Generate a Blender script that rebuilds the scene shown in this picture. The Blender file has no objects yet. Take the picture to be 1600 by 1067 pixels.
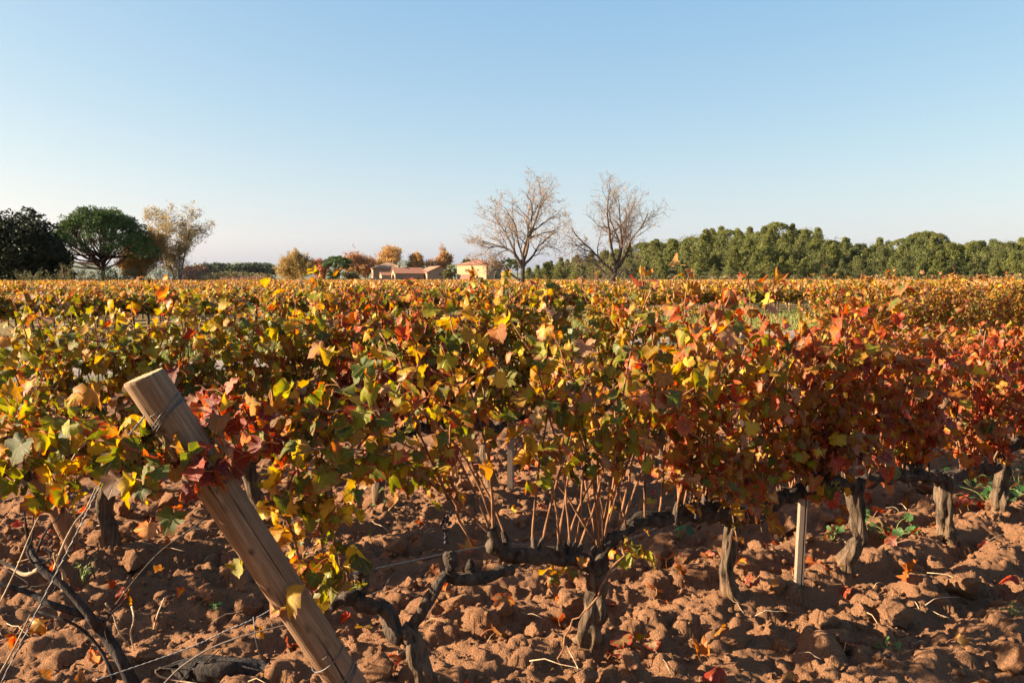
import bpy, math
import numpy as np
from mathutils import Vector, Matrix, Quaternion

R = math.radians
HAZE = 1.4e-5
scene = bpy.context.scene
COL = scene.collection

# ------------------------------------------------------------------ camera, sky, sun, exposure
CAM_H, F_PX, CX, CY, PITCH = 1.6, 1386.0, 800.0, 533.5, R(4.065)
cam_d = bpy.data.cameras.new('camera')
cam_d.sensor_width = 36.0
cam_d.lens = 36.0 * F_PX / 1600.0
cam_d.clip_start = 0.05
cam_d.clip_end = 20000
cam_o = bpy.data.objects.new('camera', cam_d)
COL.objects.link(cam_o)
cam_o.location = (0, 0, CAM_H)
cam_o.rotation_euler = (math.pi / 2 - PITCH, 0, 0)
scene.camera = cam_o

SUN_EL, SUN_AZ = R(20.0), R(266.0)          # azimuth clockwise from +Y: the sun stands at the left, a little behind the camera
world = bpy.data.worlds.new('World')
scene.world = world
world.use_nodes = True
wn = world.node_tree
bg = wn.nodes['Background']
sky = wn.nodes.new('ShaderNodeTexSky')
sky.sky_type = 'NISHITA'
sky.sun_disc = False
sky.sun_elevation = SUN_EL
sky.sun_rotation = SUN_AZ
sky.altitude = 50
sky.air_density = 1.0
sky.dust_density = 1.6
sky.ozone_density = 2.3
# soften the clear-sky model towards the milky autumn sky of the photograph (one smooth curve per channel for the whole dome)
SKYK = 0.05 * 2 ** 2.16
sp_ = wn.nodes.new('ShaderNodeSeparateColor'); cb_ = wn.nodes.new('ShaderNodeCombineColor')
wn.links.new(sky.outputs[0], sp_.inputs[0])
for ch, (k_, g_) in enumerate(((0.965, 1.0), (0.845, 0.70), (0.825, 0.36))):
    prev = sp_.outputs[ch]
    for op, v in (('MULTIPLY', SKYK), ('POWER', g_), ('MULTIPLY', k_ / SKYK)):
        nd = wn.nodes.new('ShaderNodeMath'); nd.operation = op; nd.inputs[1].default_value = v
        wn.links.new(prev, nd.inputs[0]); prev = nd.outputs[0]
    wn.links.new(prev, cb_.inputs[ch])
wn.links.new(cb_.outputs[0], bg.inputs[0])
bg.inputs[1].default_value = 0.05
sun_d = bpy.data.lights.new('sun', 'SUN')
sun_d.energy = 5.0
sun_d.color = (1.0, 0.82, 0.58)
sun_d.angle = R(0.55)
sun_o = bpy.data.objects.new('sun', sun_d)
COL.objects.link(sun_o)
sdir = Vector((math.sin(SUN_AZ) * math.cos(SUN_EL), math.cos(SUN_AZ) * math.cos(SUN_EL), math.sin(SUN_EL)))
sun_o.rotation_euler = (-sdir).to_track_quat('-Z', 'Y').to_euler()
sun_o.location = (-30, -10, 30)
scene.view_settings.view_transform = 'Standard'
scene.view_settings.look = 'None'
scene.view_settings.exposure = 2.25
scene.view_settings.gamma = 1.0
scene.view_settings.use_curve_mapping = False
scene.render.engine = 'CYCLES'
cy = scene.cycles
cy.max_bounces = 8
cy.diffuse_bounces = 3
cy.glossy_bounces = 2
cy.transmission_bounces = 6
cy.use_denoising = True

# ------------------------------------------------------------------ helpers
def at(px, py, d):
    """the point at distance d along the view direction that the photograph shows at pixel (px, py)"""
    a, b = (px - CX) / F_PX, (CY - py) / F_PX
    c, s = math.cos(PITCH), math.sin(PITCH)
    v = np.array([a, c + b * s, -s + b * c])
    v = v / v[1] * d
    return np.array([v[0], v[1], v[2] + CAM_H])

E = np.array([0.823, 0.568, 0.0])            # along the vine rows
N = np.array([-0.568, 0.823, 0.0])           # across them, away from the camera
UP = np.array([0, 0, 1.0])
def en(e, n, z=0.0):
    return E * e + N * n + UP * z

_lat = np.random.default_rng(5).random((256, 256))
def vnoise(x, y):
    xi, yi = np.floor(x).astype(int), np.floor(y).astype(int)
    fx, fy = x - xi, y - yi
    fx = fx * fx * (3 - 2 * fx); fy = fy * fy * (3 - 2 * fy)
    a = _lat[xi & 255, yi & 255]; b = _lat[(xi + 1) & 255, yi & 255]
    c = _lat[xi & 255, (yi + 1) & 255]; d = _lat[(xi + 1) & 255, (yi + 1) & 255]
    return (a + (b - a) * fx) * (1 - fy) + (c + (d - c) * fx) * fy - 0.5
def fbm(x, y, o=4):
    s, a = 0, 1.0
    for k in range(o):
        s = s + a * vnoise(x * 2 ** k + 17.3 * k, y * 2 ** k + 5.7 * k); a *= 0.5
    return s

def mk_mesh(name, V, F, smooth=True, mats=(), attrs=None, fmat=None):
    V = np.asarray(V, dtype=np.float32).reshape(-1, 3)
    F = np.asarray(F, dtype=np.int32)
    me = bpy.data.meshes.new(name)
    k = F.shape[1]
    me.vertices.add(len(V)); me.vertices.foreach_set('co', V.ravel())
    me.loops.add(F.size); me.loops.foreach_set('vertex_index', F.ravel())
    me.polygons.add(len(F))
    me.polygons.foreach_set('loop_start', np.arange(0, F.size, k, dtype=np.int32))
    me.polygons.foreach_set('use_smooth', np.full(len(F), smooth, dtype=bool))
    for m in mats: me.materials.append(m)
    if fmat is not None: me.polygons.foreach_set('material_index', np.asarray(fmat, dtype=np.int32))
    for an, (ty, data) in (attrs or {}).items():
        a = me.attributes.new(an, ty, 'POINT')
        data = np.asarray(data, dtype=np.float32)
        a.data.foreach_set('color' if ty == 'FLOAT_COLOR' else 'vector' if ty == 'FLOAT_VECTOR' else 'value', data.ravel())
    me.update(calc_edges=True)
    return me

def link(name, data, parent=None, mat=None):
    o = bpy.data.objects.new(name, data)
    COL.objects.link(o)
    if parent is not None: o.parent = parent
    if mat is not None and data is not None and not len(data.materials): data.materials.append(mat)
    return o
def tag(o, label, cat=None, group=None, kind=None):
    if label: o['label'] = label
    if cat: o['category'] = cat
    if group: o['group'] = group
    if kind: o['kind'] = kind
    return o
def thing(name, label, cat, loc=(0, 0, 0), group=None):
    o = link(name, None)
    o.location = loc; o.empty_display_size = 0.1
    return tag(o, label, cat, group)

class MB:
    """collects triangles"""
    def __init__(s): s.V, s.F, s.n, s.A = [], [], 0, []
    def add(s, V, F, tint=None):
        V = np.asarray(V, float).reshape(-1, 3); F = np.asarray(F, int)
        if F.shape[1] == 4: F = np.concatenate([F[:, [0, 1, 2]], F[:, [0, 2, 3]]])
        s.V.append(V); s.F.append(F + s.n); s.n += len(V)
        if tint is not None:
            t = np.asarray(tint, float)
            s.A.append(np.broadcast_to(t, (len(V), 4)) if t.ndim == 1 else t)
    def box(s, lo, hi, M=None):
        lo, hi = np.asarray(lo, float), np.asarray(hi, float)
        V = np.array([[x, y, z] for x in (lo[0], hi[0]) for y in (lo[1], hi[1]) for z in (lo[2], hi[2])])
        if M is not None: V = V @ np.asarray(M)[:, :3].T + np.asarray(M)[:, 3]
        s.add(V, [[0, 1, 3, 2], [4, 6, 7, 5], [0, 4, 5, 1], [2, 3, 7, 6], [0, 2, 6, 4], [1, 5, 7, 3]])
        return s
    def tube(s, P, rad, sides=6, bump=None, cap=True, tint=None):
        V, F = tube(P, rad, sides, bump, cap); s.add(V, F, tint); return s
    def mesh(s, name, smooth=True, mats=()):
        at_ = {'tint': ('FLOAT_COLOR', np.concatenate(s.A))} if s.A else None
        return mk_mesh(name, np.concatenate(s.V), np.concatenate(s.F), smooth, mats, at_)
    def obj(s, name, mat, parent=None, smooth=True, origin=None):
        me = s.mesh(name, smooth)
        return link(name, me, parent, mat)

def tube(P, rad, sides=6, bump=None, cap=True):
    P = np.asarray(P, float); m = len(P)
    rad = np.broadcast_to(np.asarray(rad, float), (m,))
    T = np.gradient(P, axis=0); T /= np.linalg.norm(T, axis=1)[:, None] + 1e-9
    ref = np.array([0, 0, 1.0]) if abs(T[0, 2]) < 0.9 else np.array([1.0, 0, 0])
    u = np.cross(T[0], ref); u /= np.linalg.norm(u)
    ang = np.arange(sides) * 2 * np.pi / sides
    ca, sa = np.cos(ang), np.sin(ang)
    V = np.empty((m, sides, 3))
    for i in range(m):
        u = u - T[i] * (u @ T[i]); u /= np.linalg.norm(u) + 1e-9
        w = np.cross(T[i], u)
        r = rad[i] if bump is None else rad[i] * bump[i]
        V[i] = P[i] + (np.outer(ca, u) + np.outer(sa, w)) * (r if np.isscalar(r) or np.ndim(r) == 0 else np.asarray(r)[:, None])
    V = V.reshape(-1, 3)
    i = np.arange(m - 1)[:, None] * sides; j = np.arange(sides)[None]; j2 = (j + 1) % sides
    a, b, c, d = (i + j).ravel(), (i + j2).ravel(), (i + sides + j2).ravel(), (i + sides + j).ravel()
    F = np.concatenate([np.stack([a, b, c], 1), np.stack([a, c, d], 1)])
    if cap:
        n0 = len(V); V = np.concatenate([V, P[:1], P[-1:]])
        jj = np.arange(sides); k2 = (jj + 1) % sides; b0 = (m - 1) * sides
        F = np.concatenate([F, np.stack([np.full(sides, n0), k2, jj], 1), np.stack([np.full(sides, n0 + 1), b0 + jj, b0 + k2], 1)])
    return V, F

def smooth_line(pts, n=24):
    """Catmull-Rom through pts, n samples"""
    P = np.asarray(pts, float)
    P = np.concatenate([[2 * P[0] - P[1]], P, [2 * P[-1] - P[-2]]])
    m = len(P) - 3
    t = np.linspace(0, m, n); k = np.minimum(t.astype(int), m - 1); f = (t - k)[:, None]
    a, b, c, d = P[k], P[k + 1], P[k + 2], P[k + 3]
    return 0.5 * (2 * b + (c - a) * f + (2 * a - 5 * b + 4 * c - d) * f ** 2 + (3 * b - a - 3 * c + d) * f ** 3)
def lerp_list(v, n):
    v = np.asarray(v, float)
    return np.interp(np.linspace(0, 1, n), np.linspace(0, 1, len(v)), v)
def bark_bump(rng, m, sides, amp=0.22, lum=0.12):
    """ridges that run along a limb and lumps on it"""
    a = np.arange(sides) / sides
    i = np.arange(m)
    x = np.cos(a * 2 * np.pi)[None] * 2.2 + rng.random() * 50 + i[:, None] * 0.03
    y = np.sin(a * 2 * np.pi)[None] * 2.2 + i[:, None] * 0.11 + rng.random() * 50
    ridge = vnoise(x * 1.7, y) + 0.7 * vnoise(x * 4.1, y * 1.3) + .35 * vnoise(x * 8.3, y * 2)
    lump = vnoise(x * 0.4 + i[:, None] * 0.25, y * 0.4 + 9)
    return 1 + amp * ridge * 1.6 + lum * lump * 2

# ------------------------------------------------------------------ materials
def new_mat(name):
    m = bpy.data.materials.new(name); m.use_nodes = True
    nt = m.node_tree; nt.nodes.clear()
    return m, nt, nt.nodes, nt.links
class G:
    """small node-graph writer"""
    def __init__(s, nt): s.nt = nt
    def n(s, ty, ins=None, **kw):
        nd = s.nt.nodes.new(ty)
        for k, v in kw.items(): setattr(nd, k, v)
        for k, v in (ins or {}).items():
            if hasattr(v, 'is_output'): s.nt.links.new(v, nd.inputs[k])
            else: nd.inputs[k].default_value = v
        return nd
    def math(s, op, a, b=0.0, clamp=False):
        nd = s.n('ShaderNodeMath', {0: a, 1: b}, operation=op); nd.use_clamp = clamp; return nd.outputs[0]
    def mix(s, f, a, b, blend='MIX'):
        nd = s.n('ShaderNodeMix', {0: f, 6: a, 7: b}, data_type='RGBA', blend_type=blend); return nd.outputs[2]
    def ramp(s, f, stops):
        nd = s.n('ShaderNodeValToRGB', {0: f})
        el = nd.color_ramp.elements
        while len(el) < len(stops): el.new(0.5)
        for e, (p, c) in zip(el, stops):
            e.position = p; e.color = c if len(c) == 4 else (*c, 1)
        return nd.outputs[0]
    def noise(s, vec, scale, detail=4, rough=0.55, dist=0.0):
        return s.n('ShaderNodeTexNoise', {'Vector': vec, 'Scale': scale, 'Detail': detail, 'Roughness': rough, 'Distortion': dist})
    def coord(s, out='Object'): return s.n('ShaderNodeTexCoord').outputs[out]
    def pos(s): return s.n('ShaderNodeNewGeometry').outputs['Position']
    def mapping(s, vec, scale=(1, 1, 1), rot=(0, 0, 0)):
        return s.n('ShaderNodeMapping', {'Vector': vec, 'Scale': scale, 'Rotation': rot}).outputs[0]
    def bump(s, h, strength=0.5, dist=0.01):
        return s.n('ShaderNodeBump', {'Height': h, 'Strength': strength, 'Distance': dist}).outputs[0]
    def out(s, sh): s.n('ShaderNodeOutputMaterial', {0: sh})
    def pbsdf(s, col, rough=0.8, spec=0.2, normal=None, metal=0.0):
        nd = s.n('ShaderNodeBsdfPrincipled', {'Base Color': col, 'Roughness': rough, 'Specular IOR Level': spec, 'Metallic': metal})
        if normal is not None: s.nt.links.new(normal, nd.inputs['Normal'])
        return nd.outputs[0]

def leaf_material(name, per_object, transl=0.42):
    """vine leaf: own colour + margin colour + pale veins + blotches; colour comes from the object or from the mesh"""
    m, nt, _, _ = new_mat(name); g = G(nt)
    lf = g.n('ShaderNodeAttribute', attribute_name='lf').outputs['Vector']
    sep = g.n('ShaderNodeSeparateXYZ', {0: lf})
    rim, vein, zz_ = sep.outputs
    stalk = g.math('GREATER_THAN', zz_, 1.5); rnd = g.math('FRACT', zz_)
    if per_object:
        oi = g.n('ShaderNodeObjectInfo'); tint, edge, rnd = oi.outputs['Color'], oi.outputs['Alpha'], oi.outputs['Random']
        vec = g.n('ShaderNodeTexCoord').outputs['Object']
    else:
        a = g.n('ShaderNodeAttribute', attribute_name='tint'); tint, edge = a.outputs['Color'], a.outputs['Alpha']
        vec = g.pos()
    off = g.n('ShaderNodeCombineXYZ', {0: g.math('MULTIPLY', rnd, 37.0), 1: g.math('MULTIPLY', rnd, 91.0), 2: 0.0}).outputs[0]
    v2 = g.n('ShaderNodeVectorMath', {0: vec, 1: off}, operation='ADD').outputs[0]
    n1 = g.noise(v2, 38.0, 3, 0.6)
    n2 = g.noise(v2, 150.0, 2, 0.6)
    # red or brown margin creeping in between the veins
    k = g.math('ADD', g.math('MULTIPLY', rim, 1.15), g.math('MULTIPLY', g.math('SUBTRACT', n1.outputs[0], 0.5), 1.5))
    k = g.math('SUBTRACT', k, g.math('MULTIPLY', vein, 0.35))
    k = g.math('SUBTRACT', k, g.math('SUBTRACT', 1.12, edge))
    k = g.math('MULTIPLY', k, 3.2, True)
    ecol = g.ramp(rnd, [(0.0, (0.30, 0.022, 0.012)), (0.35, (0.40, 0.05, 0.016)), (0.6, (0.22, 0.06, 0.02)), (0.8, (0.28, 0.13, 0.045)), (1.0, (0.17, 0.014, 0.02))])
    col = g.mix(k, tint, ecol)
    # uneven fading, brown specks, pale veins
    col = g.mix(g.math('MULTIPLY', n1.outputs[0], 0.32), col, g.mix(0.5, col, (0.30, 0.19, 0.025, 1)))
    sp = g.ramp(n2.outputs[0], [(0.62, (0, 0, 0)), (0.70, (1, 1, 1))])
    col = g.mix(g.math('MULTIPLY', sp, 0.55), col, (0.10, 0.045, 0.02, 1))
    vr = g.ramp(vein, [(0.80, (0, 0, 0)), (0.97, (1, 1, 1))])
    col = g.mix(g.math('MULTIPLY', vr, 0.5), col, (0.46, 0.34, 0.11, 1))
    col = g.mix(stalk, col, g.ramp(rnd, [(0.2, (0.42, 0.17, 0.07)), (0.5, (0.46, 0.30, 0.10)), (0.8, (0.34, 0.10, 0.06))]))
    # the back of a leaf is paler
    geo = g.n('ShaderNodeNewGeometry')
    front = g.mix(g.math('MULTIPLY', geo.outputs['Backfacing'], 0.13), col, (0.40, 0.27, 0.12, 1))
    bmp = g.bump(g.math('ADD', n1.outputs[0], g.math('MULTIPLY', vr, -0.4)), 0.35, 0.006)
    d = g.pbsdf(front, 0.46, 0.26, bmp)
    sat = g.n('ShaderNodeHueSaturation', {'Saturation': 1.18, 'Value': 1.38, 'Color': col}).outputs[0]
    t = g.n('ShaderNodeBsdfTranslucent', {'Color': sat}).outputs[0]
    g.out(g.n('ShaderNodeMixShader', {0: transl, 1: d, 2: t}).outputs[0])
    return m

def foliage_material(name, transl=0.3, rough=0.6, val=0.6):
    """tree and far-vine leaves: colour of each leaf from the mesh"""
    m, nt, _, _ = new_mat(name); g = G(nt)
    a = g.n('ShaderNodeAttribute', attribute_name='tint')
    oi = g.n('ShaderNodeObjectInfo')
    col = g.n('ShaderNodeHueSaturation', {'Hue': g.math('ADD', 0.49, g.math('MULTIPLY', oi.outputs['Random'], 0.02)),
              'Value': g.math('ADD', val, g.math('MULTIPLY', oi.outputs['Random'], 0.3)), 'Color': a.outputs['Color']}).outputs[0]
    d = g.pbsdf(col, rough, 0.2)
    t = g.n('ShaderNodeBsdfTranslucent', {'Color': col}).outputs[0]
    g.out(g.n('ShaderNodeMixShader', {0: transl, 1: d, 2: t}).outputs[0])
    return m

def bark_material(name, c0, c1, scale=30, stretch=(1, 1, 0.15), bump=0.8, soil=None):
    m, nt, _, _ = new_mat(name); g = G(nt)
    p = g.coord('Object'); v = g.mapping(p, stretch)
    n1 = g.noise(v, scale, 6, 0.65, 0.4); n2 = g.noise(p, scale * 0.22, 3)
    f = g.math('MULTIPLY', n1.outputs[0], g.math('ADD', 0.5, n2.outputs[0]))
    col = g.ramp(f, [(0.30, c0), (0.62, c1)])
    if soil:                                               # dusty earth splashed on the foot
        z = g.n('ShaderNodeSeparateXYZ', {0: p}).outputs[2]
        k = g.math('SUBTRACT', 1.0, g.math('DIVIDE', z, 0.20), True)
        k = g.math('MULTIPLY', k, g.math('MULTIPLY', n2.outputs[0], 1.1), True)
        col = g.mix(k, col, (*soil, 1))
    g.out(g.pbsdf(col, 0.92, 0.1, g.bump(n1.outputs[0], bump, 0.022)))
    return m

def plain(name, col, rough=0.8, spec=0.2, metal=0.0, var=0.25, scale=20):
    m, nt, _, _ = new_mat(name); g = G(nt)
    n = g.noise(g.coord('Object'), scale, 4, 0.6)
    c = g.mix(n.outputs[0], tuple(x * (1 - var) for x in col) + (1,), tuple(min(1, x * (1 + var)) for x in col) + (1,))
    g.out(g.pbsdf(c, rough, spec, None, metal)); return m

def soil_material():
    m, nt, _, _ = new_mat('ploughed_soil'); g = G(nt)
    p = g.pos()
    big = g.noise(p, 1.1, 3, 0.6); mid = g.noise(p, 14, 5, 0.65); fine = g.noise(p, 130, 3, 0.7); grit = g.noise(p, 420, 2, 0.6)
    col = g.mix(big.outputs[0], (0.235, 0.108, 0.050, 1), (0.385, 0.195, 0.098, 1))
    col = g.mix(g.math('MULTIPLY', mid.outputs[0], 0.8), col, (0.43, 0.235, 0.13, 1))
    col = g.mix(g.ramp(fine.outputs[0], [(0.35, (0.6, 0.6, 0.6)), (0.6, (0, 0, 0))]), col, (0.14, 0.058, 0.028, 1))
    h = g.math('ADD', g.math('MULTIPLY', mid.outputs[0], 1.6), g.math('ADD', fine.outputs[0], g.math('MULTIPLY', grit.outputs[0], 0.45)))
    g.out(g.pbsdf(col, 0.95, 0.08, g.bump(h, 1.0, 0.028)))
    return m

def ground_material():
    """far ground: dry grass, tan stubble and bare earth"""
    m, nt, _, _ = new_mat('far_ground'); g = G(nt)
    p = g.pos()
    a = g.noise(p, 0.035, 4); b = g.noise(p, 0.9, 5, 0.7)
    col = g.ramp(a.outputs[0], [(0.35, (0.11, 0.095, 0.035)), (0.5, (0.18, 0.13, 0.06)), (0.65, (0.09, 0.10, 0.028))])
    col = g.mix(g.math('MULTIPLY', b.outputs[0], 0.6), col, (0.23, 0.16, 0.08, 1))
    g.out(g.pbsdf(col, 0.95, 0.05, g.bump(b.outputs[0], 0.6, 0.1)))
    return m

def verge_material():
    m, nt, _, _ = new_mat('grassy_earth'); g = G(nt)
    p = g.pos()
    a = g.noise(p, 0.5, 4); b = g.noise(p, 9, 5, 0.7)
    col = g.ramp(a.outputs[0], [(0.35, (0.08, 0.105, 0.022)), (0.55, (0.11, 0.115, 0.03)), (0.7, (0.17, 0.125, 0.055))])
    col = g.mix(g.math('MULTIPLY', b.outputs[0], 0.5), col, (0.07, 0.10, 0.02, 1))
    g.out(g.pbsdf(col, 0.95, 0.05, g.bump(b.outputs[0], 0.8, 0.04)))
    return m

def path_material():
    m, nt, _, _ = new_mat('pale_track'); g = G(nt)
    p = g.pos(); a = g.noise(p, 0.8, 4); b = g.noise(p, 25, 5, 0.7)
    col = g.mix(a.outputs[0], (0.17, 0.14, 0.12, 1), (0.23, 0.19, 0.165, 1))
    col = g.mix(g.math('MULTIPLY', b.outputs[0], 0.4), col, (0.30, 0.24, 0.19, 1))
    g.out(g.pbsdf(col, 0.95, 0.08, g.bump(b.outputs[0], 0.7, 0.02)))
    return m

def wood_material():
    """weathered softwood post: long grain, checks, knots; warmer and browner towards the foot"""
    m, nt, _, _ = new_mat('post_wood'); g = G(nt)
    p = g.coord('Object')
    v = g.mapping(p, (1, 1, 0.06))
    grain = g.noise(v, 120, 5, 0.65, 0.6); band = g.noise(v, 28, 3, 0.6, 1.2); blot = g.noise(p, 9, 3)
    col = g.ramp(grain.outputs[0], [(0.28, (0.13, 0.082, 0.048)), (0.5, (0.23, 0.15, 0.092)), (0.72, (0.31, 0.21, 0.13))])
    col = g.mix(g.ramp(band.outputs[0], [(0.42, (0.55, 0.55, 0.55)), (0.60, (0, 0, 0))]), col, (0.085, 0.048, 0.026, 1))
    z = g.n('ShaderNodeSeparateXYZ', {0: p}).outputs[2]
    lowk = g.math('SUBTRACT', 1.0, g.math('DIVIDE', z, 1.15), True)
    col = g.mix(g.math('MULTIPLY', lowk, 0.8, True), col, g.mix(0.6, col, (0.17, 0.066, 0.02, 1)))
    col = g.mix(g.math('MULTIPLY', g.ramp(blot.outputs[0], [(0.5, (0, 0, 0)), (0.75, (1, 1, 1))]), 0.4), col, (0.22, 0.15, 0.10, 1))
    kn = g.n('ShaderNodeTexVoronoi', {'Vector': g.mapping(p, (1, 1, 0.62)), 'Scale': 7.0})
    col = g.mix(g.ramp(kn.outputs['Distance'], [(0.06, (0.95, 0.95, 0.95)), (0.17, (0, 0, 0))]), col, (0.05, 0.025, 0.014, 1))
    ck = g.n('ShaderNodeAttribute', attribute_name='crack').outputs['Fac']
    col = g.mix(g.math('MULTIPLY', ck, 1.0, True), col, (0.022, 0.014, 0.010, 1))
    g.out(g.pbsdf(col, 0.8, 0.15, g.bump(grain.outputs[0], 0.55, 0.006)))
    return m

def tile_material(name, c0, c1):
    m, nt, _, _ = new_mat(name); g = G(nt)
    p = g.coord('Object'); n = g.noise(p, 1.3, 5, 0.7)
    w = g.n('ShaderNodeTexWave', {'Vector': g.mapping(p, (1, 1, 0)), 'Scale': 1.6, 'Distortion': 0.5}, wave_type='BANDS', bands_direction='X')
    col = g.mix(n.outputs[0], (*c0, 1), (*c1, 1))
    g.out(g.pbsdf(col, 0.9, 0.1, g.bump(w.outputs[1], 0.8, 0.06))); return m
def stone_material(name, c0, c1):
    m, nt, _, _ = new_mat(name); g = G(nt)
    p = g.coord('Object'); v = g.n('ShaderNodeTexVoronoi', {'Vector': g.mapping(p, (1, 1, 1.6)), 'Scale': 2.2})
    n = g.noise(p, 0.5, 4, 0.6)
    col = g.mix(v.outputs['Color'], (*c0, 1), (*c1, 1))
    col = g.mix(g.math('MULTIPLY', n.outputs[0], 0.6), col, tuple(x * 0.8 for x in c0) + (1,))
    g.out(g.pbsdf(col, 0.95, 0.05, g.bump(v.outputs['Distance'], 0.5, 0.03))); return m

M_leaf = leaf_material('vine_leaf', True)
M_leafs = leaf_material('vine_leaf_mass', False)
M_fol = foliage_material('far_vine_leaf', 0.35, .6, 1.05)
M_aut = foliage_material('autumn_tree_leaf', 0.3, .6, 1.15)
M_pine = foliage_material('pine_needle', 0.2, 0.6, 0.95)
M_tree = foliage_material('tree_leaf', 0.22, 0.6, 0.62)
SOIL_RGB = (0.25, 0.14, 0.07)
M_vine = bark_material('vine_bark', (0.012, 0.009, 0.007), (0.135, 0.092, 0.060), 46, (1, 1, 0.14), 1.0, SOIL_RGB)
M_arm = bark_material('old_arm_bark', (0.012, 0.009, 0.008), (0.085, 0.063, 0.047), 34, (1, 1, 0.4), 1.0)
M_cane = bark_material('cane_bark', (0.07, 0.032, 0.018), (0.24, 0.12, 0.06), 60, (1, 1, 0.3), 0.3)
M_dead = bark_material('dead_wood', (0.010, 0.009, 0.009), (0.055, 0.045, 0.04), 40, (1, 1, 0.3), 0.8)
M_straw = bark_material('dry_straw', (0.20, 0.13, 0.08), (0.42, 0.31, 0.20), 50, (1, 1, 0.4), 0.3)
M_bark = bark_material('tree_bark', (0.03, 0.023, 0.018), (0.13, 0.095, 0.07), 6, (1, 1, 0.3), 0.6)
M_twig = bark_material('twig_bark', (0.11, 0.08, 0.065), (0.27, 0.20, 0.165), 6, (1, 1, 0.3), 0.2)
M_pbark = bark_material('pine_bark', (0.025, 0.018, 0.014), (0.09, 0.055, 0.04), 4, (1, 1, 0.3), 0.6)
M_soil = soil_material(); M_ground = ground_material(); M_verge = verge_material(); M_path = path_material()
M_wood = wood_material()
M_cut = plain('cut_wood', (0.30, 0.20, 0.115), 0.85, 0.1, 0, 0.3, 60)
M_wire = plain('galvanised_wire', (0.12, 0.12, 0.125), 0.55, 0.5, 0.75, 0.3, 80)
M_rust = plain('rusty_wire', (0.10, 0.075, 0.06), 0.7, 0.3, 0.3, 0.4, 80)
M_stake = plain('pale_metal_stake', (0.26, 0.19, 0.135), 0.7, 0.2, 0.0, 0.22, 26)
M_grape = plain('dry_grape', (0.018, 0.014, 0.02), 0.5, 0.3, 0, 0.4, 60)
M_grass = foliage_material('grass_blade', 0.35)

# ------------------------------------------------------------------ vine leaf shapes
HALF = [(0.0, -0.02), (0.06, -0.14), (0.19, -0.27), (0.33, -0.28), (0.44, -0.20), (0.51, -0.07), (0.49, 0.03), (0.59, 0.11), (0.65, 0.25),
        (0.60, 0.38), (0.52, 0.45), (0.44, 0.45), (0.43, 0.57), (0.34, 0.68), (0.21, 0.73), (0.11, 0.83), (0.0, 0.90)]
TIPS = {4: .8, 8: 1.0, 13: .6, 16: 1.0}
def leaf_shape(seed, fold, cup, kx, ky, droop, wav, simple=0, pet=0.75):
    """one blade on its stalk, unit width about 1.2; the stalk starts at the origin and leaves along +Y"""
    rng = np.random.default_rng(seed)
    half = [HALF, [HALF[i] for i in (0, 3, 6, 8, 11, 13, 16)], [HALF[i] for i in (0, 2, 4, 6, 8, 10, 11, 13, 16)]][simple]
    tips = [TIPS, {3: 1, 6: 1}, {2: .8, 4: 1, 8: 1}][simple]
    L = np.array(half + [(-x, y) for x, y in half[-2:0:-1]])
    ve = np.zeros(len(L)); nh = len(half)
    for k, v in tips.items():
        ve[k] = v
        if 0 < k < nh - 1: ve[len(L) - k] = v
    L[:, 0] *= rng.uniform(0.9, 1.12); L[:, 1] *= rng.uniform(0.88, 1.08)
    L += rng.normal(0, 0.022, L.shape)
    L[::2] *= 1.035; L[1::2] *= 0.975
    c = np.array([0, 0.12]); n = len(L)
    inner = c + (L - c) * 0.55
    P = np.concatenate([[c], inner, L]); rim = np.concatenate([[0], np.full(n, 0.5), np.ones(n)])
    vein = np.concatenate([[1], ve, ve])
    x, y = P[:, 0], P[:, 1] + 0.02
    z = fold * np.abs(x) + cup * (x ** 2 + (y - 0.3) ** 2) + rim ** 2 * wav * np.sin(np.arctan2(y - .1, x) * rng.integers(4, 7) + rng.random() * 6) + rng.normal(0, wav * 0.35, len(x)) * rim
    if abs(kx) > 1e-3:
        kk = kx * (1 + 0.5 * y)
        x, z = np.sin(kk * x) / kk, z + (1 - np.cos(kk * x)) / kk
    if abs(ky) > 1e-3:
        yy = y; y, z = np.sin(ky * yy) / ky - z * np.sin(ky * yy), z * np.cos(ky * yy) - (1 - np.cos(ky * yy)) / ky
    cd, sd = math.cos(droop), math.sin(droop)
    y, z = y * cd + z * sd, -y * sd + z * cd
    # stalk: rises a little, then ends where the blade begins
    s = np.linspace(0, 1, 5 if not simple else 3)
    PT = np.stack([0.05 * np.sin(s * 3 + seed), s * pet, 0.25 * pet * np.sin(s * math.pi * 0.75)], 1)
    V = np.stack([x, y, z], 1) + PT[-1] - np.array([0, 0, 0.0])
    i = np.arange(n); j = (i + 1) % n
    F = np.concatenate([np.stack([np.zeros(n, int), 1 + i, 1 + j], 1), np.stack([1 + i, 1 + n + i, 1 + n + j], 1), np.stack([1 + i, 1 + n + j, 1 + j], 1)])
    tv, tf = tube(PT, [0.036, 0.027, 0.025, 0.025, 0.027] if not simple else [.036, .026, .026], 3, None, False)
    lf = np.concatenate([np.stack([rim, vein, np.zeros(len(rim))], 1), np.tile([0.0, 0.0, 2.0], (len(tv), 1))])
    return np.concatenate([V, tv]), np.concatenate([F, tf + len(V)]), lf
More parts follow.
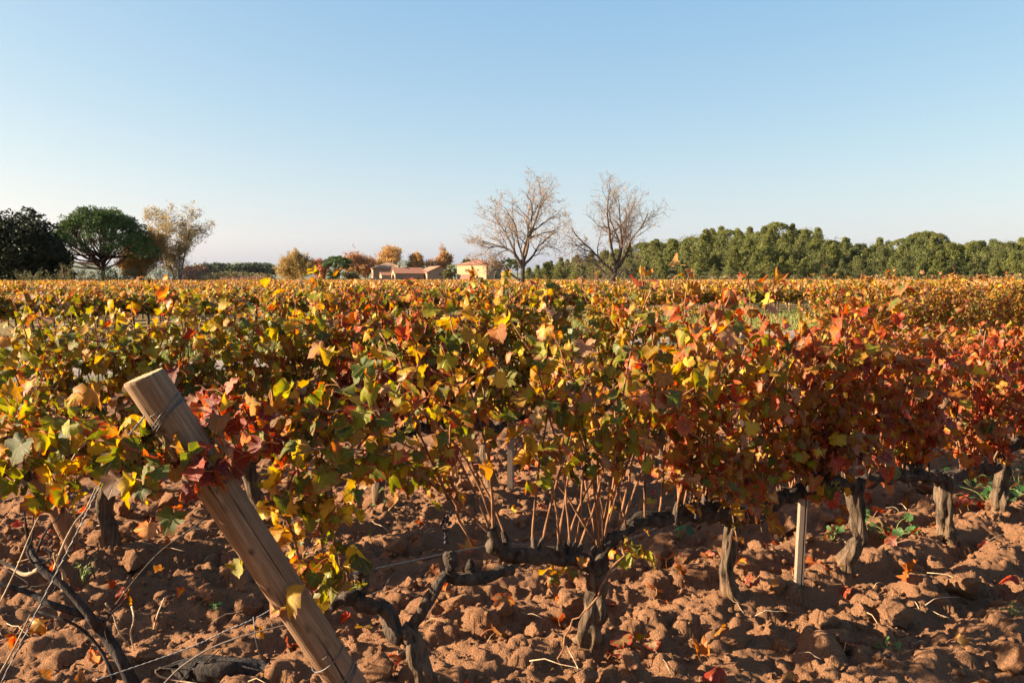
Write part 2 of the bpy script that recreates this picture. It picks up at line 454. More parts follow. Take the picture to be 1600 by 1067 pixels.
SHAPES = [leaf_shape(1, 0.18, -0.10, 0.2, 0.6, R(50), 0.06), leaf_shape(2, 0.05, -0.22, 0.8, 0.9, R(35), 0.08),
          leaf_shape(3, 0.30, 0.05, 1.1, 0.5, R(70), 0.08), leaf_shape(4, -0.12, 0.15, -1.0, 0.8, R(60), 0.09),
          leaf_shape(5, 0.10, 0.10, 2.0, 1.1, R(45), 0.11), leaf_shape(6, -0.2, -0.1, -1.9, 1.6, R(65), 0.12),
          leaf_shape(7, 0.35, 0.2, 2.9, 1.9, R(55), 0.15, pet=0.7), leaf_shape(8, 0.1, 0.3, 2.6, -1.6, R(80), 0.15, pet=0.7),
          leaf_shape(9, 0.12, -0.15, 0.3, 1.0, R(20), 0.04), leaf_shape(10, 0.15, 0.0, 1.1, -0.5, R(75), 0.06)]
SHAPE_W = np.array([.13, .12, .12, .1, .12, .11, .10, .09, .05, .08])
LEAF_ME = [mk_mesh('leaf', V, F, True, [M_leaf], {'lf': ('FLOAT_VECTOR', lf)}) for V, F, lf in SHAPES]
SIMPLE = [leaf_shape(21, 0.15, -0.1, 0.5, 0.6, R(50), 0.05, 1, 0.5), leaf_shape(22, -0.1, 0.2, -1.2, 1.0, R(65), 0.07, 1, 0.5), leaf_shape(23, 0.2, 0.1, 1.5, 0.4, R(40), 0.07, 1, 0.5)]
MIDS = [leaf_shape(40 + i, *a_, 2) for i, a_ in enumerate([(0.18, -0.1, .3, .6, R(50), .07), (.05, -.2, .8, .9, R(35), .09), (.3, .05, 1.1, .5, R(70), .09), (-.12, .15, -1, .8, R(60), .1), (.1, .1, 2, 1.1, R(45), .12), (-.2, -.1, -1.9, 1.6, R(65), .13), (.35, .2, 2.9, 1.9, R(55), .16), (.1, .3, 2.6, -1.6, R(80), .16), (.12, -.15, .3, 1, R(20), .06), (.15, 0, 1.1, -.5, R(75), .08)])]

COLS = {'green': (0.085, 0.115, 0.018), 'lime': (0.24, 0.235, 0.012), 'yellow': (0.50, 0.325, 0.022), 'gold': (0.52, 0.26, 0.016), 'amber': (0.42, 0.18, 0.024),
        'orange': (0.46, 0.12, 0.014), 'red': (0.36, 0.024, 0.015), 'crimson': (0.18, 0.010, 0.016), 'brown': (0.20, 0.095, 0.045), 'tan': (0.46, 0.28, 0.15), 'pink': (0.46, 0.19, 0.12)}
CN = list(COLS); CA = np.array([COLS[c] for c in CN])
def pal(**k):
    w = np.array([k.get(c, 0.0) for c in CN], float); return w / w.sum()
P_GREENY = pal(green=4.6, lime=4.4, yellow=3.4, gold=1.4, amber=.5, red=.2, tan=.4, brown=.4)
P_LIMEGOLD = pal(green=4.2, lime=4.4, yellow=3.4, gold=2.4, amber=1.0, orange=.25, red=.15, tan=1.1, pink=.3, brown=.8)
P_MIX = pal(green=3.2, lime=2.8, yellow=2.4, gold=2.6, amber=1.6, orange=.9, red=.6, tan=1.2, pink=.6, brown=.6)
P_ORANGE = pal(green=.8, lime=.8, yellow=1.0, gold=1.9, amber=2.0, orange=2.6, red=1.9, crimson=.7, tan=.7, pink=.6, brown=.7)
P_RED = pal(green=1.6, lime=1.1, yellow=1.1, gold=1.6, amber=1.8, orange=2.6, red=2.6, crimson=2.0, tan=.4, pink=.5, brown=.8)
P_CRIM = pal(green=.5, lime=.5, gold=.5, amber=.6, orange=1.4, red=3.0, crimson=3.2, tan=.6, pink=.7)
P_FAR = pal(green=1.5, lime=1.4, yellow=1.0, gold=2.4, amber=2.2, orange=.6, tan=2.4, brown=1.8)
def pick_cols(rng, w, n):
    c = CA[rng.choice(len(CN), n, p=w)] * rng.uniform(0.5, 0.98, (n, 1)) * rng.uniform(0.92, 1.08, (n, 3))
    return np.clip(c, 0, 1)

# ------------------------------------------------------------------ vines
def orient(rng, outv):
    """columns: right, forward (along the stalk), up"""
    y = outv / (np.linalg.norm(outv, axis=1)[:, None] + 1e-9)
    u = np.array([0, 0, 1.0]) + rng.normal(0, 0.38, outv.shape)
    x = np.cross(y, u); x /= np.linalg.norm(x, axis=1)[:, None] + 1e-9
    z = np.cross(x, y)
    return np.stack([x, y, z], 2)

def cane_path(rng, start, direc, length, droop=0.9, n=16, wob=0.10):
    P = [np.array(start, float)]; d = np.array(direc, float); d /= np.linalg.norm(d)
    st = length / (n - 1)
    for k in range(n - 1):
        d = d + rng.normal(0, wob, 3) * 0.6 + np.array([0, 0, -1]) * droop * st * (0.25 + 1.3 * k / n)
        d /= np.linalg.norm(d); P.append(P[-1] + d * st)
    return np.array(P)

def leaves_on(rng, P, spacing, skip, bias, lat=0.5):
    """leaf attachment points and outward directions along a cane"""
    seg = np.linalg.norm(np.diff(P, axis=0), axis=1); s = np.concatenate([[0], np.cumsum(seg)])
    t = np.arange(skip, s[-1], spacing); t = t + rng.normal(0, spacing * 0.25, len(t)); t = np.clip(t, 0, s[-1])
    if len(t) == 0: return np.zeros((0, 3)), np.zeros((0, 3))
    extra = t[rng.random(len(t)) < lat]
    Q = np.stack([np.interp(t, s, P[:, i]) for i in range(3)], 1)
    Q2 = np.stack([np.interp(extra, s, P[:, i]) for i in range(3)], 1) + rng.normal(0, 0.06, (len(extra), 3))
    Q = np.concatenate([Q, Q2])
    a = rng.random(len(Q)) * 2 * np.pi
    O = np.stack([np.cos(a), np.sin(a), rng.normal(0.15, 0.35, len(Q))], 1) + bias
    return Q, O

NOBJ = {'leaf': 0}
def vine_foliage(root, rng, Q, O, palw, size, nparts, base, edge_mu=0.55, lod=0):
    """leaves at world points Q: the nparts that show largest become leaf objects, the rest one mesh"""
    n = len(Q)
    M = orient(rng, O); S = rng.normal(size, size * 0.26, n).clip(size * 0.45, size * 1.6) / 1.2
    col = pick_cols(rng, palw, n); ed = np.clip(rng.normal(edge_mu, 0.30, n), 0, 1.1)
    sh = rng.choice(len(SHAPES), n, p=SHAPE_W / SHAPE_W.sum())
    Q = Q - base
    near = (Q + base)[:, 1] - 0.35 * Q[:, 2] + 0.25 * rng.random(n)
    order = np.argsort(near); top = order[:nparts]; rest = order[nparts:]
    for i in top:
        o = bpy.data.objects.new('leaf', LEAF_ME[sh[i]])
        m = Matrix(((M[i, 0, 0] * S[i], M[i, 0, 1] * S[i], M[i, 0, 2] * S[i], Q[i, 0]), (M[i, 1, 0] * S[i], M[i, 1, 1] * S[i], M[i, 1, 2] * S[i], Q[i, 1]),
                    (M[i, 2, 0] * S[i], M[i, 2, 1] * S[i], M[i, 2, 2] * S[i], Q[i, 2]), (0, 0, 0, 1)))
        o.parent = root; o.matrix_basis = m; o.color = (*col[i], ed[i])
        COL.objects.link(o); NOBJ['leaf'] += 1
    if len(rest):
        link('foliage', leaf_mass(rng, Q[rest], M[rest], S[rest], col[rest], ed[rest], sh[rest] if lod < 2 else rng.integers(0, 3, len(rest)), [SHAPES, MIDS, SIMPLE][lod]), root, M_leafs)['kind'] = 'stuff'

def leaf_mass(rng, Q, M, S, col, ed, sh, shapes):
    Vs, Fs, Ts, Ls, n0 = [], [], [], [], 0
    for k, (V, F, lf) in enumerate(shapes):
        idx = np.where(sh == k)[0]
        if not len(idx): continue
        W = np.einsum('nij,vj->nvi', M[idx] * S[idx, None, None], V) + Q[idx, None]
        Vs.append(W.reshape(-1, 3))
        Fs.append((F[None] + (np.arange(len(idx)) * len(V))[:, None, None]).reshape(-1, 3) + n0); n0 += W.shape[0] * W.shape[1]
        Ts.append(np.repeat(np.concatenate([col[idx], ed[idx, None]], 1), len(V), 0))
        l = np.tile(lf, (len(idx), 1)); l[:, 2] += np.repeat(rng.random(len(idx)), len(V)); Ls.append(l)
    return mk_mesh('foliage', np.concatenate(Vs), np.concatenate(Fs), True, [], {'tint': ('FLOAT_COLOR', np.concatenate(Ts)), 'lf': ('FLOAT_VECTOR', np.concatenate(Ls))})

def limb(root, name, pts, rad, base, mat, rng, sides=14, n=30, amp=0.2, lum=0.15, wander=0):
    P = smooth_line(pts, n) - base
    if wander:
        a, t = rng.random(6) * 60, np.arange(n) * .22
        P = P + wander * 2 * np.stack([vnoise(t + a[0], t * 0 + a[1]), vnoise(t + a[2], t * 0 + a[3]), 1.3 * vnoise(t + a[4], t * 0 + a[5])], 1)
    o = link(name, MBtube(P, lerp_list(rad, n), sides, bark_bump(rng, n, sides, amp, lum)), root, mat)
    return o
def MBtube(P, r, sides, bump=None):
    V, F = tube(P, r, sides, bump); return mk_mesh('limb', V, F, True)

def cane_obj(root, P, base, r0=0.0054, r1=0.0025, mat=None, name='cane'):
    r = np.linspace(r0, r1, len(P))
    r[2::4] *= 1.25                                        # knuckles at the nodes
    V, F = tube(P - base, r, 5); return link(name, mk_mesh('cane', V, F, True), root, mat or M_cane)

def grape_bunch(root, rng, p, base, n=26, L=0.11):
    mb = MB(); ico = ICO1
    for k in range(n):
        t = rng.random(); q = p + np.array([0, 0, -t * L]) + rng.normal(0, 0.016 * (1.1 - t), 3)
        mb.add(ico[0] * rng.uniform(0.005, 0.009) + q - base, ico[1])
    mb.obj('grape_bunch', M_grape, root)['kind'] = 'stuff'
def ico(sub):
    t = (1 + 5 ** .5) / 2
    V = np.array([(-1, t, 0), (1, t, 0), (-1, -t, 0), (1, -t, 0), (0, -1, t), (0, 1, t), (0, -1, -t), (0, 1, -t), (t, 0, -1), (t, 0, 1), (-t, 0, -1), (-t, 0, 1)], float)
    F = [(0, 11, 5), (0, 5, 1), (0, 1, 7), (0, 7, 10), (0, 10, 11), (1, 5, 9), (5, 11, 4), (11, 10, 2), (10, 7, 6), (7, 1, 8), (3, 9, 4), (3, 4, 2), (3, 2, 6), (3, 6, 8), (3, 8, 9), (4, 9, 5), (2, 4, 11), (6, 2, 10), (8, 6, 7), (9, 8, 1)]
    V /= np.linalg.norm(V, axis=1)[:, None]; V = list(map(np.array, V))
    for _ in range(sub):
        cache, F2 = {}, []
        def mid(a, b):
            k = (min(a, b), max(a, b))
            if k not in cache:
                v = V[a] + V[b]; V.append(v / np.linalg.norm(v)); cache[k] = len(V) - 1
            return cache[k]
        for a, b, c in F:
            x, y, z = mid(a, b), mid(b, c), mid(c, a); F2 += [(a, x, z), (b, y, x), (c, z, y), (x, y, z)]
        F = F2
    return np.array(V), np.array(F)
ICO1, ICO2 = ico(0), ico(2)
ICO1 = ico(1)

# ------------------------------------------------------------------ soil height
rngS = np.random.default_rng(77)
ROWS = [2.81, 5.43, 8.05, 10.67, 13.3]                     # rows of the near plot, measured across
def soil_base(e, n):
    h = 0.062 * np.sin(n * 2 * np.pi / 0.46 + 1.6 * vnoise(e * 0.6, n * 0.6) * 3) * (0.6 + 0.8 * vnoise(e * 0.35 + 40, n * 0.9))
    for r in ROWS: h = h + 0.055 * np.exp(-((n - r) / 0.33) ** 2)
    return h + 0.05 * fbm(e * 0.9, n * 0.9, 3) + 0.045 * fbm(e * 4.2, n * 6 + 30, 3)
E0, E1, N0, N1, RES = -0.6, 9.6, 1.35, 7.4, 0.0122
eg = np.arange(E0, E1, RES); ng = np.arange(N0, N1, RES)
GE, GN = np.meshgrid(eg, ng, indexing='ij')
H = soil_base(GE, GN)
def stamp(count, r0, r1, power):
    global H
    for _ in range(count):
        r = r0 + (r1 - r0) * rngS.random() ** power
        e, n = rngS.uniform(E0, E1), rngS.uniform(N0, N1)
        i0, i1 = int((e - r - E0) / RES), int((e + r - E0) / RES) + 2
        j0, j1 = int((n - r - N0) / RES), int((n + r - N0) / RES) + 2
        i0, j0 = max(i0, 0), max(j0, 0)
        sub = H[i0:i1, j0:j1]
        if sub.size < 4: continue
        de, dn = GE[i0:i1, j0:j1] - e, GN[i0:i1, j0:j1] - n
        a = rngS.random() * 6.28; q = rngS.uniform(0.6, 1.0)
        du, dv = de * math.cos(a) + dn * math.sin(a), (-de * math.sin(a) + dn * math.cos(a)) / q
        d2 = (du * du + dv * dv) / (r * r)
        d2 = d2 * (1 + 1.1 * vnoise(GE[i0:i1, j0:j1] / r * 1.3 + e * 9, GN[i0:i1, j0:j1] / r * 1.3))
        dome = np.sqrt(np.clip(1 - d2, 0, 1)) * r * rngS.uniform(0.6, 1.05)
        b = sub.mean()
        np.maximum(sub, np.where(dome > 0, b + dome - 0.22 * r, -9), out=sub)
stamp(420, 0.05, 0.12, 1.8)
H += 0.016 * fbm(GE * 13, GN * 13, 2)
stamp(3600, 0.022, 0.055, 1.5)
stamp(15000, 0.012, 0.026, 1.2)
H += 0.012 * (0.25 - np.abs(vnoise(GE * 26, GN * 26))) + 0.008 * vnoise(GE * 60, GN * 60) + 0.004 * rngS.random(H.shape)
def soil_z(e, n):
    i, j = int(round((e - E0) / RES)), int(round((n - N0) / RES))
    if 0 <= i < H.shape[0] and 0 <= j < H.shape[1]: return float(H[i, j])
    return float(soil_base(np.array([e]), np.array([n]))[0])
def soil_at(p):
    return soil_z(float(p @ E), float(p @ N))
def grid_mesh(name, eg, ng, H, mat):
    ne, nn = len(eg), len(ng)
    V = (E[None, None] * eg[:, None, None] + N[None, None] * ng[None, :, None] + UP * H[:, :, None]).reshape(-1, 3)
    i, j = np.meshgrid(np.arange(ne - 1), np.arange(nn - 1), indexing='ij')
    a = (i * nn + j).ravel()
    o = link(name, mk_mesh(name, V, np.stack([a, a + nn, a + nn + 1, a + 1], 1), True), None, mat)
    o['kind'] = 'structure'
    return o
o = grid_mesh('ploughed_soil', eg, ng, H, M_soil); o['label'] = 'cloddy reddish ploughed soil between the vine rows'
def coarse_soil(e0, e1, n0, n1, res, lift):
    e_, n_ = np.arange(e0, e1 + res / 2, res), np.arange(n0, n1 + res / 2, res)
    A, B = np.meshgrid(e_, n_, indexing='ij')
    h = soil_base(A, B) + 0.05 * np.abs(vnoise(A * 9, B * 9)) + 0.03 * fbm(A * 14, B * 14, 2) + lift
    o = grid_mesh('ploughed_soil', e_, n_, h, M_soil)
    o['label'] = 'cloddy soil under the farther vine rows'
coarse_soil(-6, 26, 7.35, 14.9, 0.06, 0.0)
coarse_soil(9.55, 16, -1.0, 7.35, 0.05, 0.0)
coarse_soil(-6, -0.55, 0.5, 7.35, 0.05, 0.0)
coarse_soil(-0.55, 9.55, -3.0, 1.37, 0.05, 0.0)

# far ground, track, verge
def sheet(name, e0, e1, n0, n1, z, mat, de=4.0, dn=1.0, amp=0.0, skirt=0.0):
    e_, n_ = np.linspace(e0, e1, max(2, int((e1 - e0) / de))), np.linspace(n0, n1, max(2, int((n1 - n0) / dn)))
    A, B = np.meshgrid(e_, n_, indexing='ij')
    h = z + amp * fbm(A * 0.5, B * 0.5, 3)
    if skirt: h[0] -= skirt; h[-1] -= skirt; h[:, 0] -= skirt; h[:, -1] -= skirt
    return grid_mesh(name, e_, n_, h, mat)
gs = 9000.0
gm = mk_mesh('ground', [(-gs, -gs, -0.30), (gs, -gs, -0.30), (gs, gs, -0.30), (-gs, gs, -0.30)], [(0, 1, 2, 3)], False)
o = link('ground', gm, None, M_ground); o['kind'] = 'structure'; o['label'] = 'flat dry ground of the plain out to the horizon'
o = sheet('verge', -60, 110, 14.6, 27.0, -0.03, M_verge, 1.0, 0.5, 0.06, 0.3); o['label'] = 'green grassy verge either side of the farm track'
o = sheet('path', -60, 110, 15.0, 17.4, 0.045, M_path, 1.0, 0.3, 0.02, 0.25); o['label'] = 'pale dusty farm track behind the near vine rows'
o = sheet('vineyard_soil', -90, 160, 26.4, 190, -0.02, M_ground, 2.0, 2.0, 0.08, 0.3); o['label'] = 'dry weedy ground under the far vineyard'

# ------------------------------------------------------------------ clods, litter
def lump(rng, base, sq=0.75, amp=0.35):
    V = base[0].copy()
    o_ = rng.random(3) * 40
    n1 = vnoise(V[:, 0] * 1.6 + o_[0], V[:, 1] * 1.6 + V[:, 2] * 1.3 + o_[1]); n2 = vnoise(V[:, 2] * 3.6 + o_[2], V[:, 0] * 3.6 - V[:, 1] * 2 + o_[0])
    n3 = vnoise(V[:, 1] * 8 + o_[1], V[:, 2] * 8 + V[:, 0] * 5)
    n4 = vnoise(V[:, 0] * 15 + V[:, 1] * 4 + o_[1], V[:, 2] * 15 - V[:, 1] * 9) if len(V) > 100 else 0 * n3
    V = V * (1 + amp * 2 * n1 + amp * 0.9 * n2 + amp * 0.35 * n3)[:, None]
    # a few flat broken faces
    for _ in range(8):
        d = rng.normal(0, 1, 3); d /= np.linalg.norm(d); k = V @ d; lim = rng.uniform(0.55, 0.8)
        V = V - np.outer(np.clip(k - lim, 0, None) * 0.85, d)
    V = V * (1 + .16 * n4)[:, None]
    return V * np.array([rng.uniform(0.9, 1.25), rng.uniform(0.75, 1.0), sq]), base[1]
rngC = np.random.default_rng(11)
ICO3 = ico(3)
BIG = [lump(rngC, ICO3) for _ in range(8)]
BIG_ME = [mk_mesh('soil_clod', V, F, True, [M_soil]) for V, F in BIG]
def put_clod(e, n, r, label):
    o = bpy.data.objects.new('soil_clod', BIG_ME[rngC.integers(8)])
    COL.objects.link(o)
    p = en(e, n, soil_z(e, n) + r * 0.22)
    o.location = p; o.scale = (r, r, r); o.rotation_euler = (rngC.normal(0, 0.3), rngC.normal(0, 0.3), rngC.random() * 6.28)
    tag(o, label, 'soil clod', 'large clods on the ploughed soil')
for k in range(190):
    while True:
        e, n = rngC.uniform(0.2, 8.0), rngC.uniform(1.6, 6.6)
        p = en(e, n)
        if p[1] > 3.2 and abs(p[0]) < 0.62 * p[1] + 0.2: break
    r = 0.035 + 0.055 * rngC.random() ** 2
    put_clod(e, n, r, 'lumpy reddish clod of earth lying on the ploughed soil')
for (px, py, r) in [(1400, 992, .085), (1345, 985, .06), (1295, 1040, .07), (1350, 1050, .06), (1228, 1045, .05), (895, 935, .04), (640, 940, .045), (318, 945, .05), (385, 968, .07), (1210, 850, .06), (330, 962, .06), (270, 950, .05)]:
    d = CAM_H * F_PX / (py - 435.0); p = at(px, py, d)
    put_clod(float(p @ E), float(p @ N), r, 'large broken clod of pale earth on the ridge in front of the vines')
mb = MB(); SM = [lump(rngC, ico(0), .8, .5) for _ in range(24)]
for k in range(11000):
    e, n = rngC.uniform(0.0, 8.5), rngC.uniform(1.5, 7.0)
    r = 0.006 + 0.022 * rngC.random() ** 2.6
    V, F = SM[rngC.integers(24)]
    a = rngC.random() * 6.28; c, s = math.cos(a), math.sin(a)
    Rm = np.array([[c, -s, 0], [s, c, 0], [0, 0, 1]])
    mb.add(V @ Rm.T * r + en(e, n, soil_z(e, n) + r * 0.3), F)
o = mb.obj('soil_crumbs', M_soil, None, False); tag(o, 'small crumbs and pebbles of reddish earth strewn over the ploughed soil', 'soil crumbs', None, 'stuff')

rngL = np.random.default_rng(12)
nL = 330
EE, NN = rngL.uniform(0, 8.5, nL), ROWS[0] + rngL.normal(0, 1.1, nL)
NN[:90] = rngL.uniform(4.2, 6.6, 90)
Q = np.array([en(e, n, soil_z(e, n) + 0.022) for e, n in zip(EE, NN)])
O = np.stack([rngL.normal(0, 1, nL), rngL.normal(0, 1, nL), rngL.normal(0.35, 0.25, nL)], 1)
lm = leaf_mass(rngL, Q, orient(rngL, O), rngL.uniform(0.05, 0.09, nL), pick_cols(rngL, pal(red=2.5, crimson=2, orange=1.5, amber=1.5, brown=2.5, tan=1, yellow=.3), nL), np.full(nL, 0.5), rngL.integers(0, len(SHAPES), nL), SHAPES)
o = link('fallen_leaves', lm, None, M_leafs); tag(o, 'red and brown fallen vine leaves lying in the furrows', 'fallen leaves', None, 'stuff')
mb = MB()
for k in range(170):
    e, n = rngL.uniform(0, 7), rngL.uniform(1.6, 6)
    L = rngL.uniform(0.06, 0.3); a = rngL.normal(0, 0.9)
    p0 = en(e, n, soil_z(e, n) + 0.02); dv = E * math.cos(a) + N * math.sin(a)
    pts = [p0 + dv * L * t + UP * (0.02 * math.sin(t * 3) + rngL.normal(0, 0.006)) for t in np.linspace(0, 1, 5)]
    mb.tube(np.array(pts), np.linspace(0.0022, 0.001, 5) * rngL.uniform(0.7, 1.5), 4)
o = mb.obj('dry_twigs', M_straw); tag(o, 'broken dry twigs and straw scattered on the soil', 'dry twigs', None, 'stuff')

# ------------------------------------------------------------------ front row of vines
def ground_pt(px, py, zc=0.0):
    d = (CAM_H - zc) * F_PX / (py - 435.0)
    return at(px, py, d)
def vine(label, base, trunk, arms, seed, ncanes, palw, group, cane_len=(0.75, 1.1), nparts=300, size=0.066, spread=0.26, lean=(0, 0), canes=(), spacing=0.045,
         skip=0.22, edge=0.55, extra_pal=None, lat=0.5, bunches=0, trunk_r=(.055, .042, .038, .04), sides=18, droop=0.9, up=1.0, name='grapevine', low=0, lod=0, tall=0):
    """trunk: world polyline from the foot; arms: list of (polyline, radii); canes: explicit world polylines"""
    rng = np.random.default_rng(seed)
    base = np.asarray(base, float)
    root = thing(name, label, 'grapevine', base, group)
    limb(root, 'trunk', trunk, [q * .9 for q in trunk_r], base, M_vine, rng, 30 if group == G1 else 12, 56 if group == G1 else 22, 0.42, 0.30, .008)
    for k, (pl, rd) in enumerate(arms):
        limb(root, 'arm', pl, [q * .84 for q in rd], base, M_arm, rng, 14, 40, 0.34, 0.42, .016)
    Qs, Os = [], []
    starts = [smooth_line(pl, 30)[4:] for pl, _ in arms]
    for k in range(ncanes):
        st = starts[k % len(starts)]; s = st[rng.integers(len(st))]
        dv = UP * up + E * (rng.normal(lean[0], spread)) + N * (rng.normal(lean[1], spread * 0.62))
        P = cane_path(rng, s, dv, rng.uniform(*cane_len), droop)
        cane_obj(root, P, base)
        if nparts >= 300 and group == G1 and k % 2 == 0:
            sp = P[0] + (P[3] - P[0]) / np.linalg.norm(P[3] - P[0]) * .075
            limb(root, 'spur', [s - UP * .02, (s + sp) / 2 + rng.normal(0, .006, 3), sp], (.017, .013, .009), base, M_arm, rng, 8, 7, .3, .3)
        q, o_ = leaves_on(rng, P, spacing, skip, np.array([-0.25, -0.45, 0.1]), lat)
        Qs.append(q); Os.append(o_)
    for k in range(tall):
        st = starts[k % len(starts)]; s = st[rng.integers(len(st))]
        P = cane_path(rng, s, UP + E * rng.normal(0, .3) + N * rng.normal(0, .25), cane_len[1] * rng.uniform(.98, 1.12), droop * .6)
        cane_obj(root, P, base); q, o_ = leaves_on(rng, P, spacing * 1.7, skip + .25, np.array([0, 0, .1]), .2); Qs.append(q); Os.append(o_)
    for k in range(low):
        st = starts[k % len(starts)]; s = st[rng.integers(len(st))] + UP * rng.uniform(.12, .3)
        P = cane_path(rng, s, E * rng.normal(0, .7) - N * rng.uniform(.3, 1.0) + UP * rng.uniform(.1, .6), rng.uniform(.3, .58), 5.0, 14)
        cane_obj(root, P, base, .004, .002)
        q, o_ = leaves_on(rng, P, .045, .02, np.array([0, -.4, -.1]), .5); Qs.append(q); Os.append(o_)
    for P, sp, sk in canes:
        P = smooth_line(P, 20); P = P + np.concatenate([[np.zeros(3)], rng.normal(0, 0.006, (19, 3))])
        cane_obj(root, P, base, 0.0062, 0.0026)
        if sp:
            q, o_ = leaves_on(rng, P, sp, sk, np.array([-0.2, -0.5, 0.0]), lat); Qs.append(q); Os.append(o_)
    Q, O = np.concatenate(Qs), np.concatenate(Os)
    if extra_pal is not None:
        f, w2 = extra_pal; m = f(Q)
        if m.any(): vine_foliage(root, rng, Q[m], O[m], w2, size, min(nparts // 2, int(m.sum())), base, edge, lod)
        if (~m).any(): vine_foliage(root, rng, Q[~m], O[~m], palw, size, nparts - min(nparts // 2, int(m.sum())), base, edge, lod)
    else:
        vine_foliage(root, rng, Q, O, palw, size, nparts, base, edge, lod)
    for k in range(bunches):
        i = rng.integers(len(Q)); grape_bunch(root, rng, Q[i] * np.array([1, 1, 0]) + UP * rng.uniform(0.6, 0.95), base)
    return root

G1 = 'old vines of the front row'
# forked vine beside the post (its canes have been cut back hard)
d0 = 3.2
b0 = at(700, 1118, 3.24); b0[2] = -0.02
V0 = vine('old forked vine with two dark pruned arms beside the leaning post', b0,
     [b0, at(690, 1090, 3.23), at(669, 1062, d0), at(644, 1010, d0), at(628, 985, d0)],
     [([at(630, 992, d0), at(602, 957, d0), at(572, 940, d0), at(545, 937, d0 - .02), at(518, 936, d0 - .04)], (.034, .032, .028, .026, .026)),
      ([at(640, 1000, d0), at(655, 965, d0), at(669, 936, d0), at(690, 912, d0 + .03), at(722, 898, d0 + .08), at(776, 893, d0 + .14), at(800, 897, d0 + .18)], (.03, .024, .022, .022, .025, .027, .022)),
      ([at(561, 942, d0), at(560, 922, d0), at(566, 900, d0), at(563, 893, d0)], (.022, .021, .024, .017)),
      ([at(706, 905, d0 + .05), at(708, 888, d0 + .05), at(704, 873, d0 + .05), at(709, 866, d0 + .05)], (.017, .016, .02, .012)),
      ([at(735, 898, d0 + .1), at(737, 884, d0 + .1), at(734, 878, d0 + .1)], (.016, .018, .010))],
     101, 0, P_GREENY, G1, nparts=300, size=0.067, edge=0.2, lat=1.0, trunk_r=(.056, .042, .036, .038), spacing=.036, extra_pal=(lambda Q: (Q[:, 0] / Q[:, 1] > -.385) & (Q[:, 0] / Q[:, 1] < -.245) & (Q[:, 2] > .98) & (Q[:, 2] < 1.3), P_CRIM),
     canes=[([at(545, 920, 3.15), at(520, 830, 3.05), at(505, 720, 2.98), at(480, 640, 2.95)], .034, .05),        # hanging green shoot
            ([at(520, 650, 3.0), at(525, 740, 3.0), at(510, 820, 2.98), at(500, 890, 2.96)], .034, .02),
            ([at(480, 640, 2.95), at(470, 720, 2.93), at(455, 790, 2.92), at(440, 850, 2.92)], .034, .02),
            ([at(560, 650, 3.1), at(500, 640, 3.0), at(440, 650, 2.95), at(360, 620, 2.95), at(300, 600, 3.0)], .05, .02),
            ([at(420, 690, 2.9), at(370, 640, 2.9), at(330, 620, 2.95), at(290, 640, 2.95)], .045, .02),
            ([at(320, 715, 2.6), at(340, 680, 2.65), at(370, 650, 2.7), at(400, 660, 2.75)], .045, .02),
            ([at(500, 930, 3.0), at(470, 880, 2.95), at(450, 800, 2.95), at(465, 700, 2.95), at(470, 640, 2.98)], .05, .05),
            ([at(465, 990, 2.86), at(490, 950, 2.88), at(470, 900, 2.88), at(480, 860, 2.9)], .05, .0),
            ([at(740, 850, 3.4), at(690, 760, 3.3), at(625, 690, 3.2), at(540, 670, 3.1), at(400, 690, 2.9)], .055, .25),
            ([at(420, 700, 2.85), at(330, 722, 2.62), at(250, 715, 2.5), at(170, 690, 2.55), at(60, 680, 2.6)], .034, .02),
            ([at(330, 720, 2.55), at(290, 760, 2.45), at(235, 770, 2.45), at(200, 740, 2.5)], .035, .02),
            ([at(190, 690, 2.6), at(150, 720, 2.62), at(110, 765, 2.66), at(90, 790, 2.7)], .034, .02),
            ([at(60, 680, 2.65), at(30, 715, 2.7), at(0, 745, 2.7), at(-30, 760, 2.7)], .034, .02),
            ([at(140, 685, 2.7), at(90, 650, 2.8), at(40, 640, 2.9), at(-10, 660, 3.0)], .034, .02),
            ([at(560, 700, 3.1), at(600, 640, 3.1), at(630, 580, 3.15), at(600, 530, 3.15), at(580, 490, 3.2)], .06, .1),
            ([at(700, 780, 3.3), at(660, 680, 3.2), at(640, 610, 3.2), at(655, 555, 3.2), at(640, 515, 3.2)], .06, .2),
            ([at(720, 800, 3.35), at(700, 700, 3.3), at(720, 620, 3.3), at(690, 540, 3.3)], .055, .2),
            ([at(690, 770, 3.3), at(610, 720, 3.2), at(560, 640, 3.15), at(520, 590, 3.1)], .055, .1),
            ([at(640, 780, 3.3), at(620, 740, 3.2), at(590, 700, 3.1), at(560, 720, 3.05)], .055, .0)], bunches=1)
